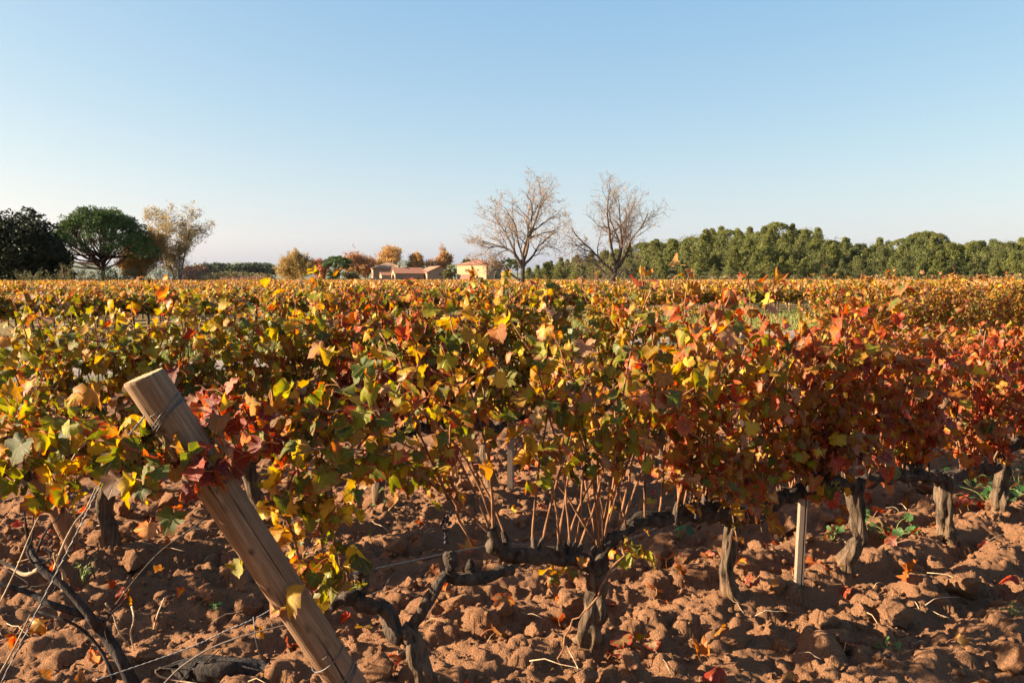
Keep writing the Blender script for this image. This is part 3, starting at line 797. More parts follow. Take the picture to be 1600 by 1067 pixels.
# crimson shoots on the post
d1 = 3.63
def fixz(p): p = np.array(p); p[2] = soil_at(p); return p
b1 = at(912, 1050, d1); b1[2] = 0.0
V1 = vine('old vine with many bare upright canes above its dark arm, front centre', b1,
     [b1 - UP * .03, at(914, 1035, d1), at(921, 990, d1), at(929, 940, d1), at(932, 900, d1), at(930, 878, d1)],
     [([at(934, 892, d1), at(905, 876, d1), at(860, 870, d1 - .06), at(815, 862, d1 - .12), at(772, 850, d1 - .2)], (.04, .04, .038, .034, .03)),
      ([at(930, 890, d1), at(942, 858, d1), at(962, 835, d1 + .04), at(1000, 820, d1 + .12), at(1050, 806, d1 + .22)], (.045, .042, .036, .03, .028))],
     102, 28, P_LIMEGOLD, G1, (0.84, 1.16), 300, 0.066, 0.24, (0.05, 0.0), lat=0.45, spacing=0.047, skip=0.40, edge=0.22, trunk_r=(.085, .06, .046, .042, .045, .046), bunches=2, low=0, tall=0,
     canes=[([at(972, 845, d1 - .1), at(972, 866, d1 - .12), at(950, 895, d1 - .15), at(930, 936, d1 - .15), at(915, 955, d1 - .15), at(893, 976, d1 - .15), at(875, 1016, d1 - .18), at(878, 1048, d1 - .18)], 0, 0),
            ([at(905, 880, d1), at(880, 900, d1 - .1), at(855, 900, d1 - .12)], .05, .02), ([at(960, 860, d1), at(985, 870, d1 - .08), at(1000, 850, d1 - .1)], .05, .02)])
d2 = 4.14
b2 = at(1163, 978, d2); b2[2] = 0.0
V2 = vine('vine with a slim trunk curving left, left of the pale metal stake', b2,
     [b2 - UP * .02, at(1163, 972, d2), at(1155, 952, d2), at(1144, 928, d2), at(1135, 895, d2), at(1137, 860, d2), at(1144, 820, d2), at(1146, 800, d2)],
     [([at(1146, 808, d2), at(1110, 800, d2 - .08), at(1080, 802, d2 - .16), at(1055, 812, d2 - .22)], (.045, .05, .045, .034)),
      ([at(1146, 808, d2), at(1190, 795, d2 + .08), at(1235, 775, d2 + .2), at(1265, 765, d2 + .28)], (.045, .05, .042, .036))],
     103, 29, P_MIX, G1, (0.88, 1.2), 300, 0.066, 0.25, lat=0.4, edge=0.5, skip=0.16, trunk_r=(.062, .055, .042, .036, .034, .034, .036, .04), bunches=2, low=7, tall=0)
d3 = 4.57
b3 = at(1325, 924, d3); b3[2] = 0.0
V3 = vine('vine with a twisted snaking trunk, just right of the pale metal stake', b3,
     [b3 - UP * .02, at(1325, 915, d3), at(1321, 890, d3), at(1333, 862, d3), at(1342, 836, d3), at(1336, 803, d3), at(1331, 768, d3), at(1334, 752, d3)],
     [([at(1334, 760, d3), at(1300, 752, d3 - .12), at(1265, 762, d3 - .25)], (.044, .045, .034)), ([at(1334, 760, d3), at(1370, 745, d3 + .12), at(1408, 742, d3 + .27)], (.044, .042, .034))],
     104, 27, P_RED, G1, (0.66, 0.98), 300, 0.066, 0.25, lat=0.4, edge=0.7, skip=0.10, trunk_r=(.062, .058, .05, .044, .036, .036, .042, .042), bunches=1, low=7, tall=0)
d4 = 5.1
b4 = at(1488, 872, d4); b4[2] = 0.0
V4 = vine('vine with a straight stout trunk flaring at its foot, furthest right', b4,
     [b4 - UP * .03, at(1488, 866, d4), at(1484, 845, d4), at(1479, 820, d4), at(1476, 790, d4), at(1476, 740, d4)],
     [([at(1476, 748, d4), at(1440, 742, d4 - .13), at(1405, 742, d4 - .26)], (.044, .044, .034)), ([at(1476, 748, d4), at(1520, 735, d4 + .15), at(1560, 728, d4 + .3)], (.044, .042, .034))],
     105, 26, P_RED, G1, (0.54, 0.82), 300, 0.066, 0.27, lat=0.4, edge=0.7, skip=0.12, trunk_r=(.115, .10, .064, .05, .046, .046), low=6)
for k, (e, lab) in enumerate([(5.75, 'red and orange leaved vine cut by the right edge of the picture'), (6.65, 'last orange vine of the front row, beyond the straight flared trunk at right')]):
    b = en(e, 2.83, 0.0); r_ = np.random.default_rng(300 + k)
    vine(lab, b, [b - UP * .02, b + UP * .2 + E * .02, b + UP * .5], [([b + UP * .48, b + UP * .53 - E * .2, b + UP * .52 - E * .42], (.044, .042, .034)), ([b + UP * .48, b + UP * .54 + E * .2, b + UP * .52 + E * .42], (.044, .042, .034))],
         110 + k, 22, P_RED if k == 0 else P_ORANGE, G1, (0.52, 0.80), 220, 0.066, 0.27, lat=0.4, edge=0.65, skip=0.12, trunk_r=(.08, .05, .045, .045), low=5)

# ------------------------------------------------------------------ second and third rows
G2, G3 = 'vines of the second row', 'vines of the third row'
lab2 = {0: 'yellow leaved vine at the left edge of the second row', 1: 'yellow and orange vine above the small leaning post', 2: 'green and lime vine behind the top of the leaning post',
        3: 'crimson leaved vine behind the thick post, second row', 4: 'green and yellow vine right of the crimson one, second row'}
ORD = ['first', 'second', 'third', 'fourth', 'fifth', 'sixth', 'seventh', 'eighth', 'ninth', 'tenth', 'eleventh', 'twelfth']
for k in range(14):
    rr = np.random.default_rng(500 + k)
    e = 0.05 + 0.88 * k; b = en(e, 5.43 + rr.normal(0, .05), 0.0)
    j = lambda s: rr.normal(0, s)
    tr = [b - UP * .03, b + UP * .15 + E * j(.03) + N * j(.03), b + UP * .33 + E * j(.05) + N * j(.03), b + UP * .5 + E * j(.03)]
    tp = tr[-1]
    arms = [([tp - UP * .02, tp + UP * .05 - E * .2 + N * j(.03), tp + UP * .04 - E * .44], (.042, .038, .03)), ([tp - UP * .02, tp + UP * .05 + E * .2 + N * j(.03), tp + UP * .04 + E * .44], (.042, .038, .03))]
    left = k <= 5
    pw = [P_LIMEGOLD, P_LIMEGOLD, P_GREENY, P_CRIM, P_GREENY, P_LIMEGOLD, P_LIMEGOLD, P_MIX, P_MIX, P_ORANGE, P_ORANGE, P_ORANGE, P_ORANGE, P_ORANGE][k]
    cl = (0.84, 1.16) if left else ((0.66, 1.0) if k < 7 else (0.36, 0.54))
    ex = None
    if k == 3: ex = (lambda Q: Q[:, 2] > 1.02, P_GREENY)
    if k == 1: ex = (lambda Q: Q[:, 2] > 1.1, P_GREENY)
    if k == 0: cl = (.35, .6)
    if k == 1: cl = (.74, 1.05)
    vine(lab2.get(k) or 'second row vine, %s to the right of the crimson one' % ORD[k - 4], b, tr, arms, 600 + k, (18 if k == 0 else 36 if k < 5 else 32) if left else 23, pw, G2, cl, 300 if k < 8 else 200, 0.066, 0.30,
         lat=0.5, edge=(0.18 if left else 0.35) if k != 3 else 0.75, skip=0.10, lod=1, spacing=.044, trunk_r=(.07, .045, .04, .042), extra_pal=ex, droop=.8, low=(22 if k <= 2 else 9 if k <= 4 else 3 if left else 0), tall=0)
for k in range(12):
    rr = np.random.default_rng(800 + k)
    e = 11.4 + 0.9 * k; b = en(e, 8.05 + rr.normal(0, .06), 0.0)
    tr = [b - UP * .03, b + UP * .25 + E * rr.normal(0, .03), b + UP * .5]
    arms = [([tr[-1], tr[-1] + UP * .05 - E * .2, tr[-1] + UP * .04 - E * .44], (.042, .038, .03)), ([tr[-1], tr[-1] + UP * .05 + E * .2, tr[-1] + UP * .04 + E * .44], (.042, .038, .03))]
    vine('gold and olive third row vine, %s from the left end of its row' % ORD[k], b, tr, arms, 900 + k, 28, P_MIX if k < 8 else P_ORANGE, G3, (0.85, 1.25), 60, 0.066, 0.30, lat=0.5, edge=0.25, skip=0.10, lod=2, spacing=.05, trunk_r=(.07, .045, .042), droop=1.0)

# ------------------------------------------------------------------ leaning post, its wires and staples
foot, head = at(610, 1176, 3.0), at(224, 588, 2.55)
foot[2] = -0.05
ax = head - foot; Lp = np.linalg.norm(ax); ax /= Lp
post = thing('vineyard_post', 'thick round wooden end post leaning left, bound with wire near its top', 'post', foot)
xq = -np.cross(ax, [0, 1, 0]); xq /= np.linalg.norm(xq); yq = np.cross(ax, xq)
Rm = np.stack([xq, yq, ax], 1)                             # local frame: z along the post
post.rotation_euler = Matrix(Rm.tolist()).to_euler()
rngP = np.random.default_rng(31)
sides, rings = 120, 100
zz = np.concatenate([np.linspace(0, Lp - 0.012, rings - 2), [Lp - 0.004, Lp]])
th = np.arange(sides) * 2 * np.pi / sides
TH, ZZ = np.meshgrid(th, zz)
rad = 0.0590 + 0.004 * vnoise(np.cos(TH) * 1.5 + 3, np.sin(TH) * 1.5 + ZZ * 0.8) * 2 + 0.0020 * vnoise(TH * 9, ZZ * 1.6) + 0.0 * ZZ
CK = np.zeros_like(rad)
for a0, z0, z1, dep in [(4.75, 1.05, 1.42, .008), (4.35, 1.30, 1.56, .005), (5.2, 0.15, 0.62, .010), (4.55, .62, .98, .007), (5.45, .75, 1.2, .007), (3.6, .2, 1.0, .008), (2.2, .3, 1.3, .01), (1.0, .2, 1.2, .01)]:
    cl_ = a0 + 0.10 * vnoise(ZZ * 5 + a0 * 7, ZZ * 0 + a0) * 2
    w = np.clip(np.minimum(ZZ - z0, z1 - ZZ) / 0.12, 0, 1)
    dd = np.abs((TH - cl_ + np.pi) % (2 * np.pi) - np.pi)
    kk_ = w * np.clip(1 - dd / (0.042 * np.clip(.4 + 2 * vnoise(ZZ * 7, ZZ * 0 + a0 * 3) + .5, .3, 1.3)), 0, 1); rad = rad - dep * kk_; CK = np.maximum(CK, np.clip(kk_ * 1.5, 0, 1))
for a0, z0 in [(4.5, 1.42), (4.3, 1.33), (4.75, 1.37), (4.1, 1.2), (4.9, 1.12), (5.0, 0.62), (4.6, .35), (4.4, .8), (4.8, .95)]:
    dd = ((TH - a0) * 0.07) ** 2 + (ZZ - z0) ** 2; rad = rad + 0.004 * np.exp(-dd / 0.012 ** 2); CK = np.maximum(CK, .95 * np.exp(-dd / 0.0095 ** 2))
rad[-1] *= 0.955
PV = np.stack([rad * np.cos(TH), rad * np.sin(TH), ZZ + 0.010 * np.cos(TH - 1.2 - np.pi) * (ZZ / Lp > .99)], 2).reshape(-1, 3)
i = np.arange(rings - 1)[:, None] * sides; j = np.arange(sides)[None]; j2 = (j + 1) % sides
PF = np.stack([(i + j).ravel(), (i + j2).ravel(), (i + sides + j2).ravel(), (i + sides + j).ravel()], 1)
link('log', mk_mesh('log', PV, PF, True, [], {'crack': ('FLOAT', CK.ravel())}), post, M_wood)
# sawn end with a slightly dished, ringed face
mb = MB(); rr_ = np.linspace(1, 0, 9); Vc = []
for q in rr_: Vc.append(np.stack([rad[-1] * q * np.cos(th), rad[-1] * q * np.sin(th), Lp + 0.010 * np.cos(th - 1.2 - np.pi) * q + 0.0012 * np.sin(q * 40) + rngP.normal(0, .0005, sides)], 1))
Vc = np.concatenate(Vc); i = np.arange(8)[:, None] * sides
mb.add(Vc, np.stack([(i + j).ravel(), (i + j2).ravel(), (i + sides + j2).ravel(), (i + sides + j).ravel()], 1))
mb.obj('sawn_end', M_cut, post)
def loop(z, tilt, rx=0.0625, n=40, ph=0.0, r=0.0019, name='wire_tie', mat=None):
    a = np.linspace(0, 2 * np.pi, n)
    P = np.stack([rx * np.cos(a), rx * np.sin(a), z + tilt * np.cos(a + ph + np.pi)], 1)
    V, F = tube(P, r, 5); return link(name, mk_mesh('wire', V, F), post, mat or M_wire)
zt = Lp - 0.135
loop(zt, 0.030, ph=3.5); loop(zt + 0.012, 0.034, ph=3.45); loop(zt - 0.012, 0.036, ph=3.6)
zb = 0.36
loop(zb, .02, 0.0635, ph=3.4); loop(zb + .012, .025, 0.0635, ph=3.3); loop(zb + 0.10, 0.012, 0.0635, ph=3.2); loop(zb - .014, .03, .064, ph=3.1)
def staple(a, z, rot=0.6):
    c = np.array([0.0605 * math.cos(a), 0.0605 * math.sin(a), z]); t = np.array([-math.sin(a), math.cos(a), 0]); o_ = np.array([math.cos(a), math.sin(a), 0])
    s = t * math.cos(rot) + np.array([0, 0, 1]) * math.sin(rot)
    P = np.array([c - s * .011 - o_ * .005, c - s * .011 + o_ * .004, c - s * .006 + o_ * .007, c + s * .006 + o_ * .007, c + s * .011 + o_ * .004, c + s * .011 - o_ * .005])
    V, F = tube(P, 0.0017, 5); link('staple', mk_mesh('staple', V, F), post, M_rust)
for a, z, q in [(4.55, Lp - .10, .1), (4.75, Lp - .25, .9), (4.9, Lp - .33, .3), (5.1, Lp - .39, 1.0), (5.0, .5, .2), (4.6, .30, .7)]: staple(a, z, q)

def wire(name, pts, r, mat, label, cat, twist=0, n=60, group=None):
    P = smooth_line(pts, n)
    mb = MB()
    if twist:
        d = np.gradient(P, axis=0); d /= np.linalg.norm(d, axis=1)[:, None]
        u = np.cross(d, [0.3, 0.9, 0.1]); u /= np.linalg.norm(u, axis=1)[:, None]; w = np.cross(d, u)
        a = np.linspace(0, twist * 2 * np.pi, n)[:, None]
        for ph in (0, np.pi): mb.tube(P + (u * np.cos(a + ph) + w * np.sin(a + ph)) * r * 1.1, r, 5)
    else: mb.tube(P, r, 5)
    o = mb.obj(name, mat); tag(o, label, cat, group); return o
dt = 2.52
wire('anchor_wire', [at(226, 650, dt - .01), at(216, 662, dt), at(203, 678, dt), at(181, 708, dt), at(130, 812, 2.5), at(60, 950, 2.48), at(-40, 1150, 2.45)], .0015, M_wire, 'pale twisted anchor wire running down left from the top of the leaning post', 'wire', 26, 120)
wire('anchor_wire', [at(135, 690, 3.0), at(114, 715, 2.98), at(88, 770, 2.96), at(60, 808, 2.94), at(20, 900, 2.9), at(-30, 1000, 2.9)], .0024, M_straw, 'thin pale cane slanting down left at the picture edge, left of the anchor wire', 'cane')
wire('stay_wire', [at(462, 930, 2.88), at(430, 948, 2.86), at(400, 965, 2.84), at(350, 987, 2.82), at(300, 1010, 2.8), at(230, 1035, 2.78), at(150, 1062, 2.75)], .0014, M_wire, 'pale twisted stay wire tied low round the leaning post', 'wire', 22, 110)
wire('stay_wire', [at(480, 968, 2.9), at(440, 978, 2.88), at(385, 992, 2.86), at(330, 1012, 2.86), at(285, 1040, 2.86), at(256, 1068, 2.86), at(230, 1100, 2.86)], .0030, M_rust, 'dark single wire below the twisted stay wire', 'wire')
wire('wire_end', [at(396, 963, 2.84), at(398, 985, 2.82), at(401, 1005, 2.82), at(406, 1022, 2.83), at(410, 1028, 2.84)], .0019, M_wire, 'short bent wire end hanging from the twisted stay wire', 'wire')
wire('black_wire', [at(335, 797, 2.8), at(300, 825, 2.85), at(250, 862, 2.95), at(205, 912, 3.1), at(165, 966, 3.2), at(150, 990, 3.22)], .0034, M_dead, 'straight dark dead cane slanting from the post down to the dead vine', 'cane')
# the two wires of the front row, tied to the post and strung along the trunks
wire('trellis_wire', [at(455, 922, 2.93), at(524, 902, 3.1), at(655, 874, 3.3), at(717, 861, 3.4), at(800, 850, 3.52), at(930, 858, 3.68), at(1060, 812, 3.95), at(1146, 790, 4.12), at(1250, 772, 4.36), at(1334, 752, 4.55), at(1476, 735, 5.08)] + [en(e, 2.83, .52) for e in (5.8, 6.7, 7.6)],
     .0022, M_wire, 'lower trellis wire strung along the dark arms of the front row', 'wire', 90, 260)
wire('trellis_wire', [head - ax * .12 + np.array([.08, .03, 0])] + [en(e, 2.82, .98) for e in np.linspace(1.3, 7.4, 8)], .0017, M_wire, 'upper trellis wire running from the leaning post through the front row leaves', 'wire', 0, 120)
wire('trellis_wire', [en(e, 5.44, .56) for e in np.linspace(-.9, 12.4, 8)], .0018, M_wire, 'trellis wire of the second row among its arms', 'wire', 0, 120)

# small leaning post at the end of the second row
f2, h2 = at(132, 880, 5.0), at(40, 700, 4.75); f2[2] = -.05
mb = MB(); mb.tube(np.array([f2 + (h2 - f2) * t for t in np.linspace(0, 1, 14)]), .050 + .003 * np.random.default_rng(3).normal(0, 1, 14), 20)
o = mb.obj('vineyard_post', M_wood); tag(o, 'small leaning wooden post behind the dead vine at the left', 'post', 'wooden end posts')
post['group'] = 'wooden end posts'

# ------------------------------------------------------------------ pale metal stake: folded sheet profile with hook slots
fs = at(1245, 945, 4.37); fs[2] = 0.0; hs = fs + UP * 1.24 + np.array([.045, .02, 0])
stake = thing('vineyard_stake', 'pale dusty metal stake with a folded profile standing between two front row vines', 'stake', fs)
zs = np.linspace(-.12, 1, 14); mbs = MB()
prof = np.array([(-.024, -.012), (-.014, -.020), (.008, -.020), (.013, -.008), (.017, -.020), (.024, -.014), (.024, -.010), (.018, -.016), (.014, -.003), (.006, -.016), (-.012, -.016), (-.021, -.009)])
m_ = len(prof); V = []
rk = np.random.default_rng(6)
for t in zs:
    c = (hs - fs) * t + rk.normal(0, .0006, 3); V.append(np.stack([c[0] + prof[:, 0] * 1.05, c[1] + prof[:, 1], np.full(m_, c[2])], 1))
V = np.concatenate(V); i = np.arange(len(zs) - 1)[:, None] * m_; j = np.arange(m_)[None]; j2 = (j + 1) % m_
mbs.add(V, np.stack([(i + j).ravel(), (i + j2).ravel(), (i + m_ + j2).ravel(), (i + m_ + j).ravel()], 1))
mbs.obj('profile', M_stake, stake, False)
for t in np.linspace(.12, .95, 9):
    c = (hs - fs) * t + np.array([.026, -.012, 0]); mb = MB()
    mb.tube(np.array([c + [-.002, 0, -.012], c + [.006, -.002, -.006], c + [.007, -.002, .008], c + [.002, 0, .013]]), .0018, 4); mb.obj('hook', M_stake, stake)
s2 = at(1158, 700, 8.0); s2[2] = 0
for k, (pp, lab) in enumerate([((1159, 7.8, 1.13), 'white stake top showing above the leaves before the grass strip'), ((798, 6.35, .62), 'short pale stake standing in the second row behind the upright canes')]):
    b = at(pp[0], 700, pp[1]); b[2] = -.05; mb = MB()
    mb.box(b + [-.025, -.012, 0], b + [.012, .012, pp[2] + .05]); mb.box(b + [.0125, -.004, 0], b + [.026, .010, pp[2] + .045])
    o = mb.obj('vineyard_stake', M_stake, None, False); tag(o, lab, 'stake')

# ------------------------------------------------------------------ dead vine and dark stump, lower left
bd = at(208, 1085, 3.2); bd[2] = -.02
dead = thing('dead_vine', 'dark leafless dead vine with thin branches at the lower left', 'dead vine', bd)
rngD = np.random.default_rng(41); dd = 3.2
def dl(name, pts, r, d=3.2, mat=None):
    P = np.array([at(x, y, d + rngD.normal(0, .03)) for x, y in pts]); limb(dead, name, P, r, bd, mat or M_dead, rngD, 9, 24, .2, .3)
dl('trunk', [(212, 1100), (205, 1064), (185, 1025), (160, 985), (140, 962)], (.03, .026, .022, .02, .018))
dl('branch', [(145, 968), (120, 938), (95, 912), (67, 892), (47, 857), (42, 830), (38, 800)], (.018, .017, .015, .014, .009, .005, .003))
dl('branch', [(140, 964), (82, 945), (50, 927), (0, 912), (-40, 905)], (.013, .012, .010, .009, .008))
dl('branch', [(178, 1060), (160, 1020), (130, 985), (105, 970), (60, 955)], (.008, .007, .006, .005, .004))
dl('branch', [(200, 1050), (178, 1018), (165, 985), (168, 965), (200, 935)], (.008, .006, .005, .004, .003))
dl('cane', [(85, 888), (92, 868), (104, 840), (118, 815), (134, 796), (150, 760)], (.006, .005, .004, .0035, .003, .002), 3.15, M_straw)
dl('cane', [(58, 862), (66, 840), (78, 822), (94, 806)], (.005, .004, .003, .002), 3.15)
dl('cane', [(60, 890), (40, 898), (18, 886), (-5, 874), (-30, 866)], (.007, .007, .006, .005, .004), 3.1, M_straw)
dl('cane', [(56, 885), (46, 872), (43, 860), (50, 842), (52, 812), (58, 780)], (.005, .004, .004, .003, .003, .002), 3.2)
dl('cane', [(100, 905), (98, 893), (88, 878), (84, 864)], (.006, .006, .005, .004), 3.12, M_straw)
dl('cane', [(-10, 1066), (10, 1035), (28, 1000), (47, 960)], (.004, .004, .003, .003), 3.3, M_straw)
for pts in ([(165, 942), (176, 958), (185, 985), (204, 1012)], [(206, 947), (209, 968), (204, 990), (210, 1016)], [(257, 934), (248, 955), (240, 982)], [(320, 1070), (262, 1060), (245, 1052), (243, 1046)]):
    dl('twig', pts, (.0035, .003, .003, .002)[:len(pts)], 3.35, M_straw)
rngT = np.random.default_rng(42)
for k in range(16):                                        # fine dry twiglets on the old head
    x, y = rngT.choice([45, 70, 100, 140]) + rngT.normal(0, 14), rngT.uniform(840, 930)
    dl('twig', [(x, y), (x + rngT.normal(0, 14), y - rngT.uniform(5, 18)), (x + rngT.normal(0, 22), y - rngT.uniform(15, 38))], (.003, .0025, .0015), 3.2)
bs = at(350, 1040, 3.55); bs[2] = soil_at(bs) + .05  # dark capped limb with short roots, put in for an unclear dark mass
stump = thing('vine_stump', 'dark lumpy vine stump lying on the soil below the stay wires', 'stump', bs)
a = np.linspace(0, 1, 16); P = np.stack([(a - .5) * .40, -.02 - .05 * np.sin(a * 3), .015 * np.sin(a * 5)], 1)
V, F = tube(P, lerp_list((.02, .05, .062, .066, .06, .05), 16), 16, bark_bump(rngD, 16, 16, .35, .35), True); link('shell', mk_mesh('shell', V, F), stump, M_dead)
for k in range(9):
    a0 = rngT.random() * 6.28; x0 = rngT.uniform(-.18, .18)
    Pq = np.array([[x0, -.05, .02], [x0 + rngT.normal(0, .05), -.09, .04 + rngT.normal(0, .02)], [x0 + rngT.normal(0, .1), -.10, .02 + rngT.normal(0, .05)]])
    V, F = tube(smooth_line(Pq, 8), np.linspace(.008, .002, 8), 5); link('root', mk_mesh('root', V, F), stump, M_dead)

# ------------------------------------------------------------------ weeds
def weed(px, py, label, n, size, hgt, col, seed, spread=.16, group=None, cat='weed', name='weed'):
    rng = np.random.default_rng(seed); p = ground_pt(px, py); p[2] = soil_at(p)
    root = thing(name, label, cat, p, group)
    for k in range(n):
        a = rng.random() * 6.28; r = spread * rng.random() ** .6; h = hgt * rng.uniform(.4, 1)
        tip = np.array([math.cos(a) * r, math.sin(a) * r, h])
        V, F = tube(smooth_line([[0, 0, 0], tip * [.4, .4, .8], tip], 7), np.linspace(.0022, .0014, 7), 4); link('stalk', mk_mesh('stalk', V, F), root, M_weedstem)
        # round, shallowly lobed, pleated leaf
        m = 21; t = np.arange(m) / m * 2 * np.pi; rad_ = 1 - .10 * np.cos(t * 7) - .5 * np.exp(-((t - np.pi) / .22) ** 2)
        s = size * rng.uniform(.6, 1.15)
        L = np.stack([rad_ * np.cos(t), rad_ * np.sin(t), .12 * np.cos(t * 7) + .18 * rad_], 1) * s
        L = np.concatenate([[[0, 0, 0]], L * .5, L]); ii = np.arange(m); jj = (ii + 1) % m
        Fl = np.concatenate([np.stack([ii * 0, 1 + ii, 1 + jj], 1), np.stack([1 + ii, 1 + m + ii, 1 + m + jj], 1), np.stack([1 + ii, 1 + m + jj, 1 + jj], 1)])
        cc = np.array([*(np.array(col) * rng.uniform(.7, 1.3)), 1.0])
        me = mk_mesh('leaf', L, Fl, True, [M_weed], {'tint': ('FLOAT_COLOR', np.tile(cc, (len(L), 1)))})
        o = link('leaf', me, root); o.location = tip; o.rotation_euler = (rng.normal(0, .5) + .35, rng.normal(-.2, .5), a)
M_weed = foliage_material('weed_leaf', .25, .5); M_weedstem = plain('weed_stem', (.16, .20, .06), .7)
weed(1392, 858, 'green mallow with pleated round leaves between two front row trunks', 13, .030, .20, (.06, .12, .035), 51, .20, None, 'mallow', 'mallow_plant')
weed(1300, 868, 'small green seedling low beside the snaking trunk', 5, .022, .10, (.09, .17, .05), 52, .10)
weed(1060, 862, 'few fresh green leaves in the shade left of the slim curved trunk', 4, .03, .10, (.07, .16, .05), 53, .08)
weed(130, 925, 'small yellow green weed behind the dead vine', 14, .012, .13, (.16, .19, .06), 54, .07)
weed(335, 975, 'tiny green rosette between the clods left of the leaning post', 6, .012, .03, (.07, .16, .05), 55, .03)
weed(1385, 1045, 'small green seedling among the large clods at the lower right', 6, .016, .06, (.08, .17, .05), 56, .06)
weed(1580, 1000, 'thin pale green weed at the lower right edge', 8, .013, .08, (.16, .22, .06), 57, .08)
weed(600, 815, 'tiny pale weed on the bright soil behind the forked vine', 8, .012, .05, (.13, .17, .06), 58, .09)
for k, (x, y) in enumerate([(1545, 800), (1575, 790), (1520, 775), (1590, 770)]):
    weed(x, y, 'low dark green weed in the shade behind the right hand trunk', 14, .03, .16, (.04, .085, .025), 60 + k, .28, 'low weeds behind the right hand trunk')

# ------------------------------------------------------------------ grass on the verge
rngG = np.random.default_rng(21)
def grass(n, e0, e1, n0, n1, h, label):
    e, nn = rngG.uniform(e0, e1, n), rngG.uniform(n0, n1, n)
    keep = vnoise(e * .5, nn * .5) > -.28
    e, nn = e[keep], nn[keep]; k = len(e)
    B = E * e[:, None] + N * nn[:, None] + UP * .0
    a = rngG.random(k) * 6.28; hh = h * rngG.uniform(.4, 1.2, k); w = .012 * rngG.uniform(.7, 1.5, k)
    sd = np.stack([np.cos(a), np.sin(a), 0 * a], 1) * w[:, None]
    tip = B + np.stack([rngG.normal(0, .35, k) * hh, rngG.normal(0, .35, k) * hh, hh], 1)
    V = np.stack([B - sd, B + sd, tip], 1).reshape(-1, 3)
    dry = rngG.random(k)[:, None]
    c = np.where(dry < .42, np.array([[.36, .29, .12]]), np.array([[.14, .18, .03]])) * rngG.uniform(.7, 1.4, (k, 1))
    T = np.repeat(np.concatenate([c, np.ones((k, 1))], 1), 3, 0)
    o = link('grass', mk_mesh('grass', V, np.arange(3 * k).reshape(-1, 3), False, [M_grass], {'tint': ('FLOAT_COLOR', T)}))
    tag(o, label, 'grass', None, 'stuff')
grass(70000, -6, 62, 17.3, 28.4, .20, 'long green and dry grass between the farm track and the far vineyard')
grass(9000, -4, 18, 13.0, 15.1, .16, 'short grass along the near edge of the farm track')

# ------------------------------------------------------------------ far vineyard
rngF = np.random.default_rng(61)
def far_vine_meshes(seed):
    rng = np.random.default_rng(seed)
    canes = []; Q, O = [], []
    mb = MB()
    tr = np.array([[0, 0, -.05], [rng.normal(0, .03), rng.normal(0, .03), .25], [rng.normal(0, .04), 0, .52]])
    mb.tube(smooth_line(tr, 7), [.05, .04, .035, .033, .033, .034, .036], 6)
    mb.tube(np.array([[-.5, 0, .54], [-.2, .02, .55], [0, 0, .53], [.2, -.02, .55], [.5, 0, .54]]), .026, 5)
    for k in range(27):
        s = np.array([rng.uniform(-.48, .48), 0, .55])
        P = cane_path(rng, s, np.array([rng.normal(0, .3), rng.normal(0, .40), .9]), rng.uniform(.5, .9), 1.7, 9)
        mb.tube(P, np.linspace(.007, .003, 9), 3, None, False)
        q, o_ = leaves_on(rng, P, .085, .03, np.array([0, 0, .1]), .5); Q.append(q); O.append(o_)
    Q, O = np.concatenate(Q), np.concatenate(O); n = len(Q)
    fm = leaf_mass(rng, Q, orient(rng, O), rng.normal(.115, .02, n).clip(.06, .17), pick_cols(rng, P_FAR, n), np.clip(rng.normal(.35, .3, n), 0, 1), rng.integers(0, 3, n), SIMPLE)
    fm.materials.append(M_fol)
    tm = mb.mesh('trunk'); tm.materials.append(M_vine)
    return fm, tm
FV = [far_vine_meshes(700 + k) for k in range(5)]
AZ = math.atan2(E[1], E[0])
def in_view(p, m=1.5): return abs(p[0]) < 0.577 * p[1] + m
clear = [(at(815, 440, 58.0), 1.6), (at(958, 440, 60.0), 3.0)]
spots = []
for r in range(62):
    n = 27.4 + 2.4 * r
    for e in np.arange(-20, 175, 1.0):
        p = en(e + rngF.normal(0, .07), n + rngF.normal(0, .06))
        if not in_view(p) or p[1] > 172: continue
        if any(np.hypot(*(p - c)[:2]) < q for c, q in clear): continue
        if rngF.random() < .03: continue
        spots.append((r, e, p))
spots.sort(key=lambda s: s[2][1] + 0.9 * s[0] * 2.4)
far_first = []
for k, (r, e, p) in enumerate(spots[:300]):
    v = int(rngF.integers(5)) if k > 4 else k
    g = thing('grapevine', 'small golden brown trained vine in the long rows of the far vineyard', 'grapevine', p + UP * 0.0, 'vines in the far vineyard')
    g.rotation_euler = (0, 0, AZ + (math.pi if rngF.random() < .5 else 0)); s = rngF.uniform(.9, 1.08); g.scale = (s, s, s * rngF.uniform(.92, 1.03))
    f = link('foliage', FV[v][0], g); f['kind'] = 'stuff'; link('trunk', FV[v][1], g)
    if k < 5: far_first.append(f)
rest = spots[300:]
me = mk_mesh('far_vines', np.array([s[2] for s in rest]), np.zeros((0, 3), int), False)
a = me.attributes.new('kind_of', 'INT', 'POINT'); a.data.foreach_set('value', rngF.integers(0, 5, len(rest)).astype(np.int32))
a = me.attributes.new('turn', 'FLOAT_VECTOR', 'POINT'); tv = np.zeros((len(rest), 3), np.float32); tv[:, 2] = AZ + np.pi * rngF.integers(0, 2, len(rest)); a.data.foreach_set('vector', tv.ravel())
a = me.attributes.new('size', 'FLOAT_VECTOR', 'POINT'); a.data.foreach_set('vector', (rngF.uniform(.88, 1.06, (len(rest), 1)) * np.ones((1, 3))).astype(np.float32).ravel())
ov = link('far_vines', me); tag(ov, 'mass of golden brown vines filling the far vineyard behind its first rows', 'far vines', None, 'stuff')
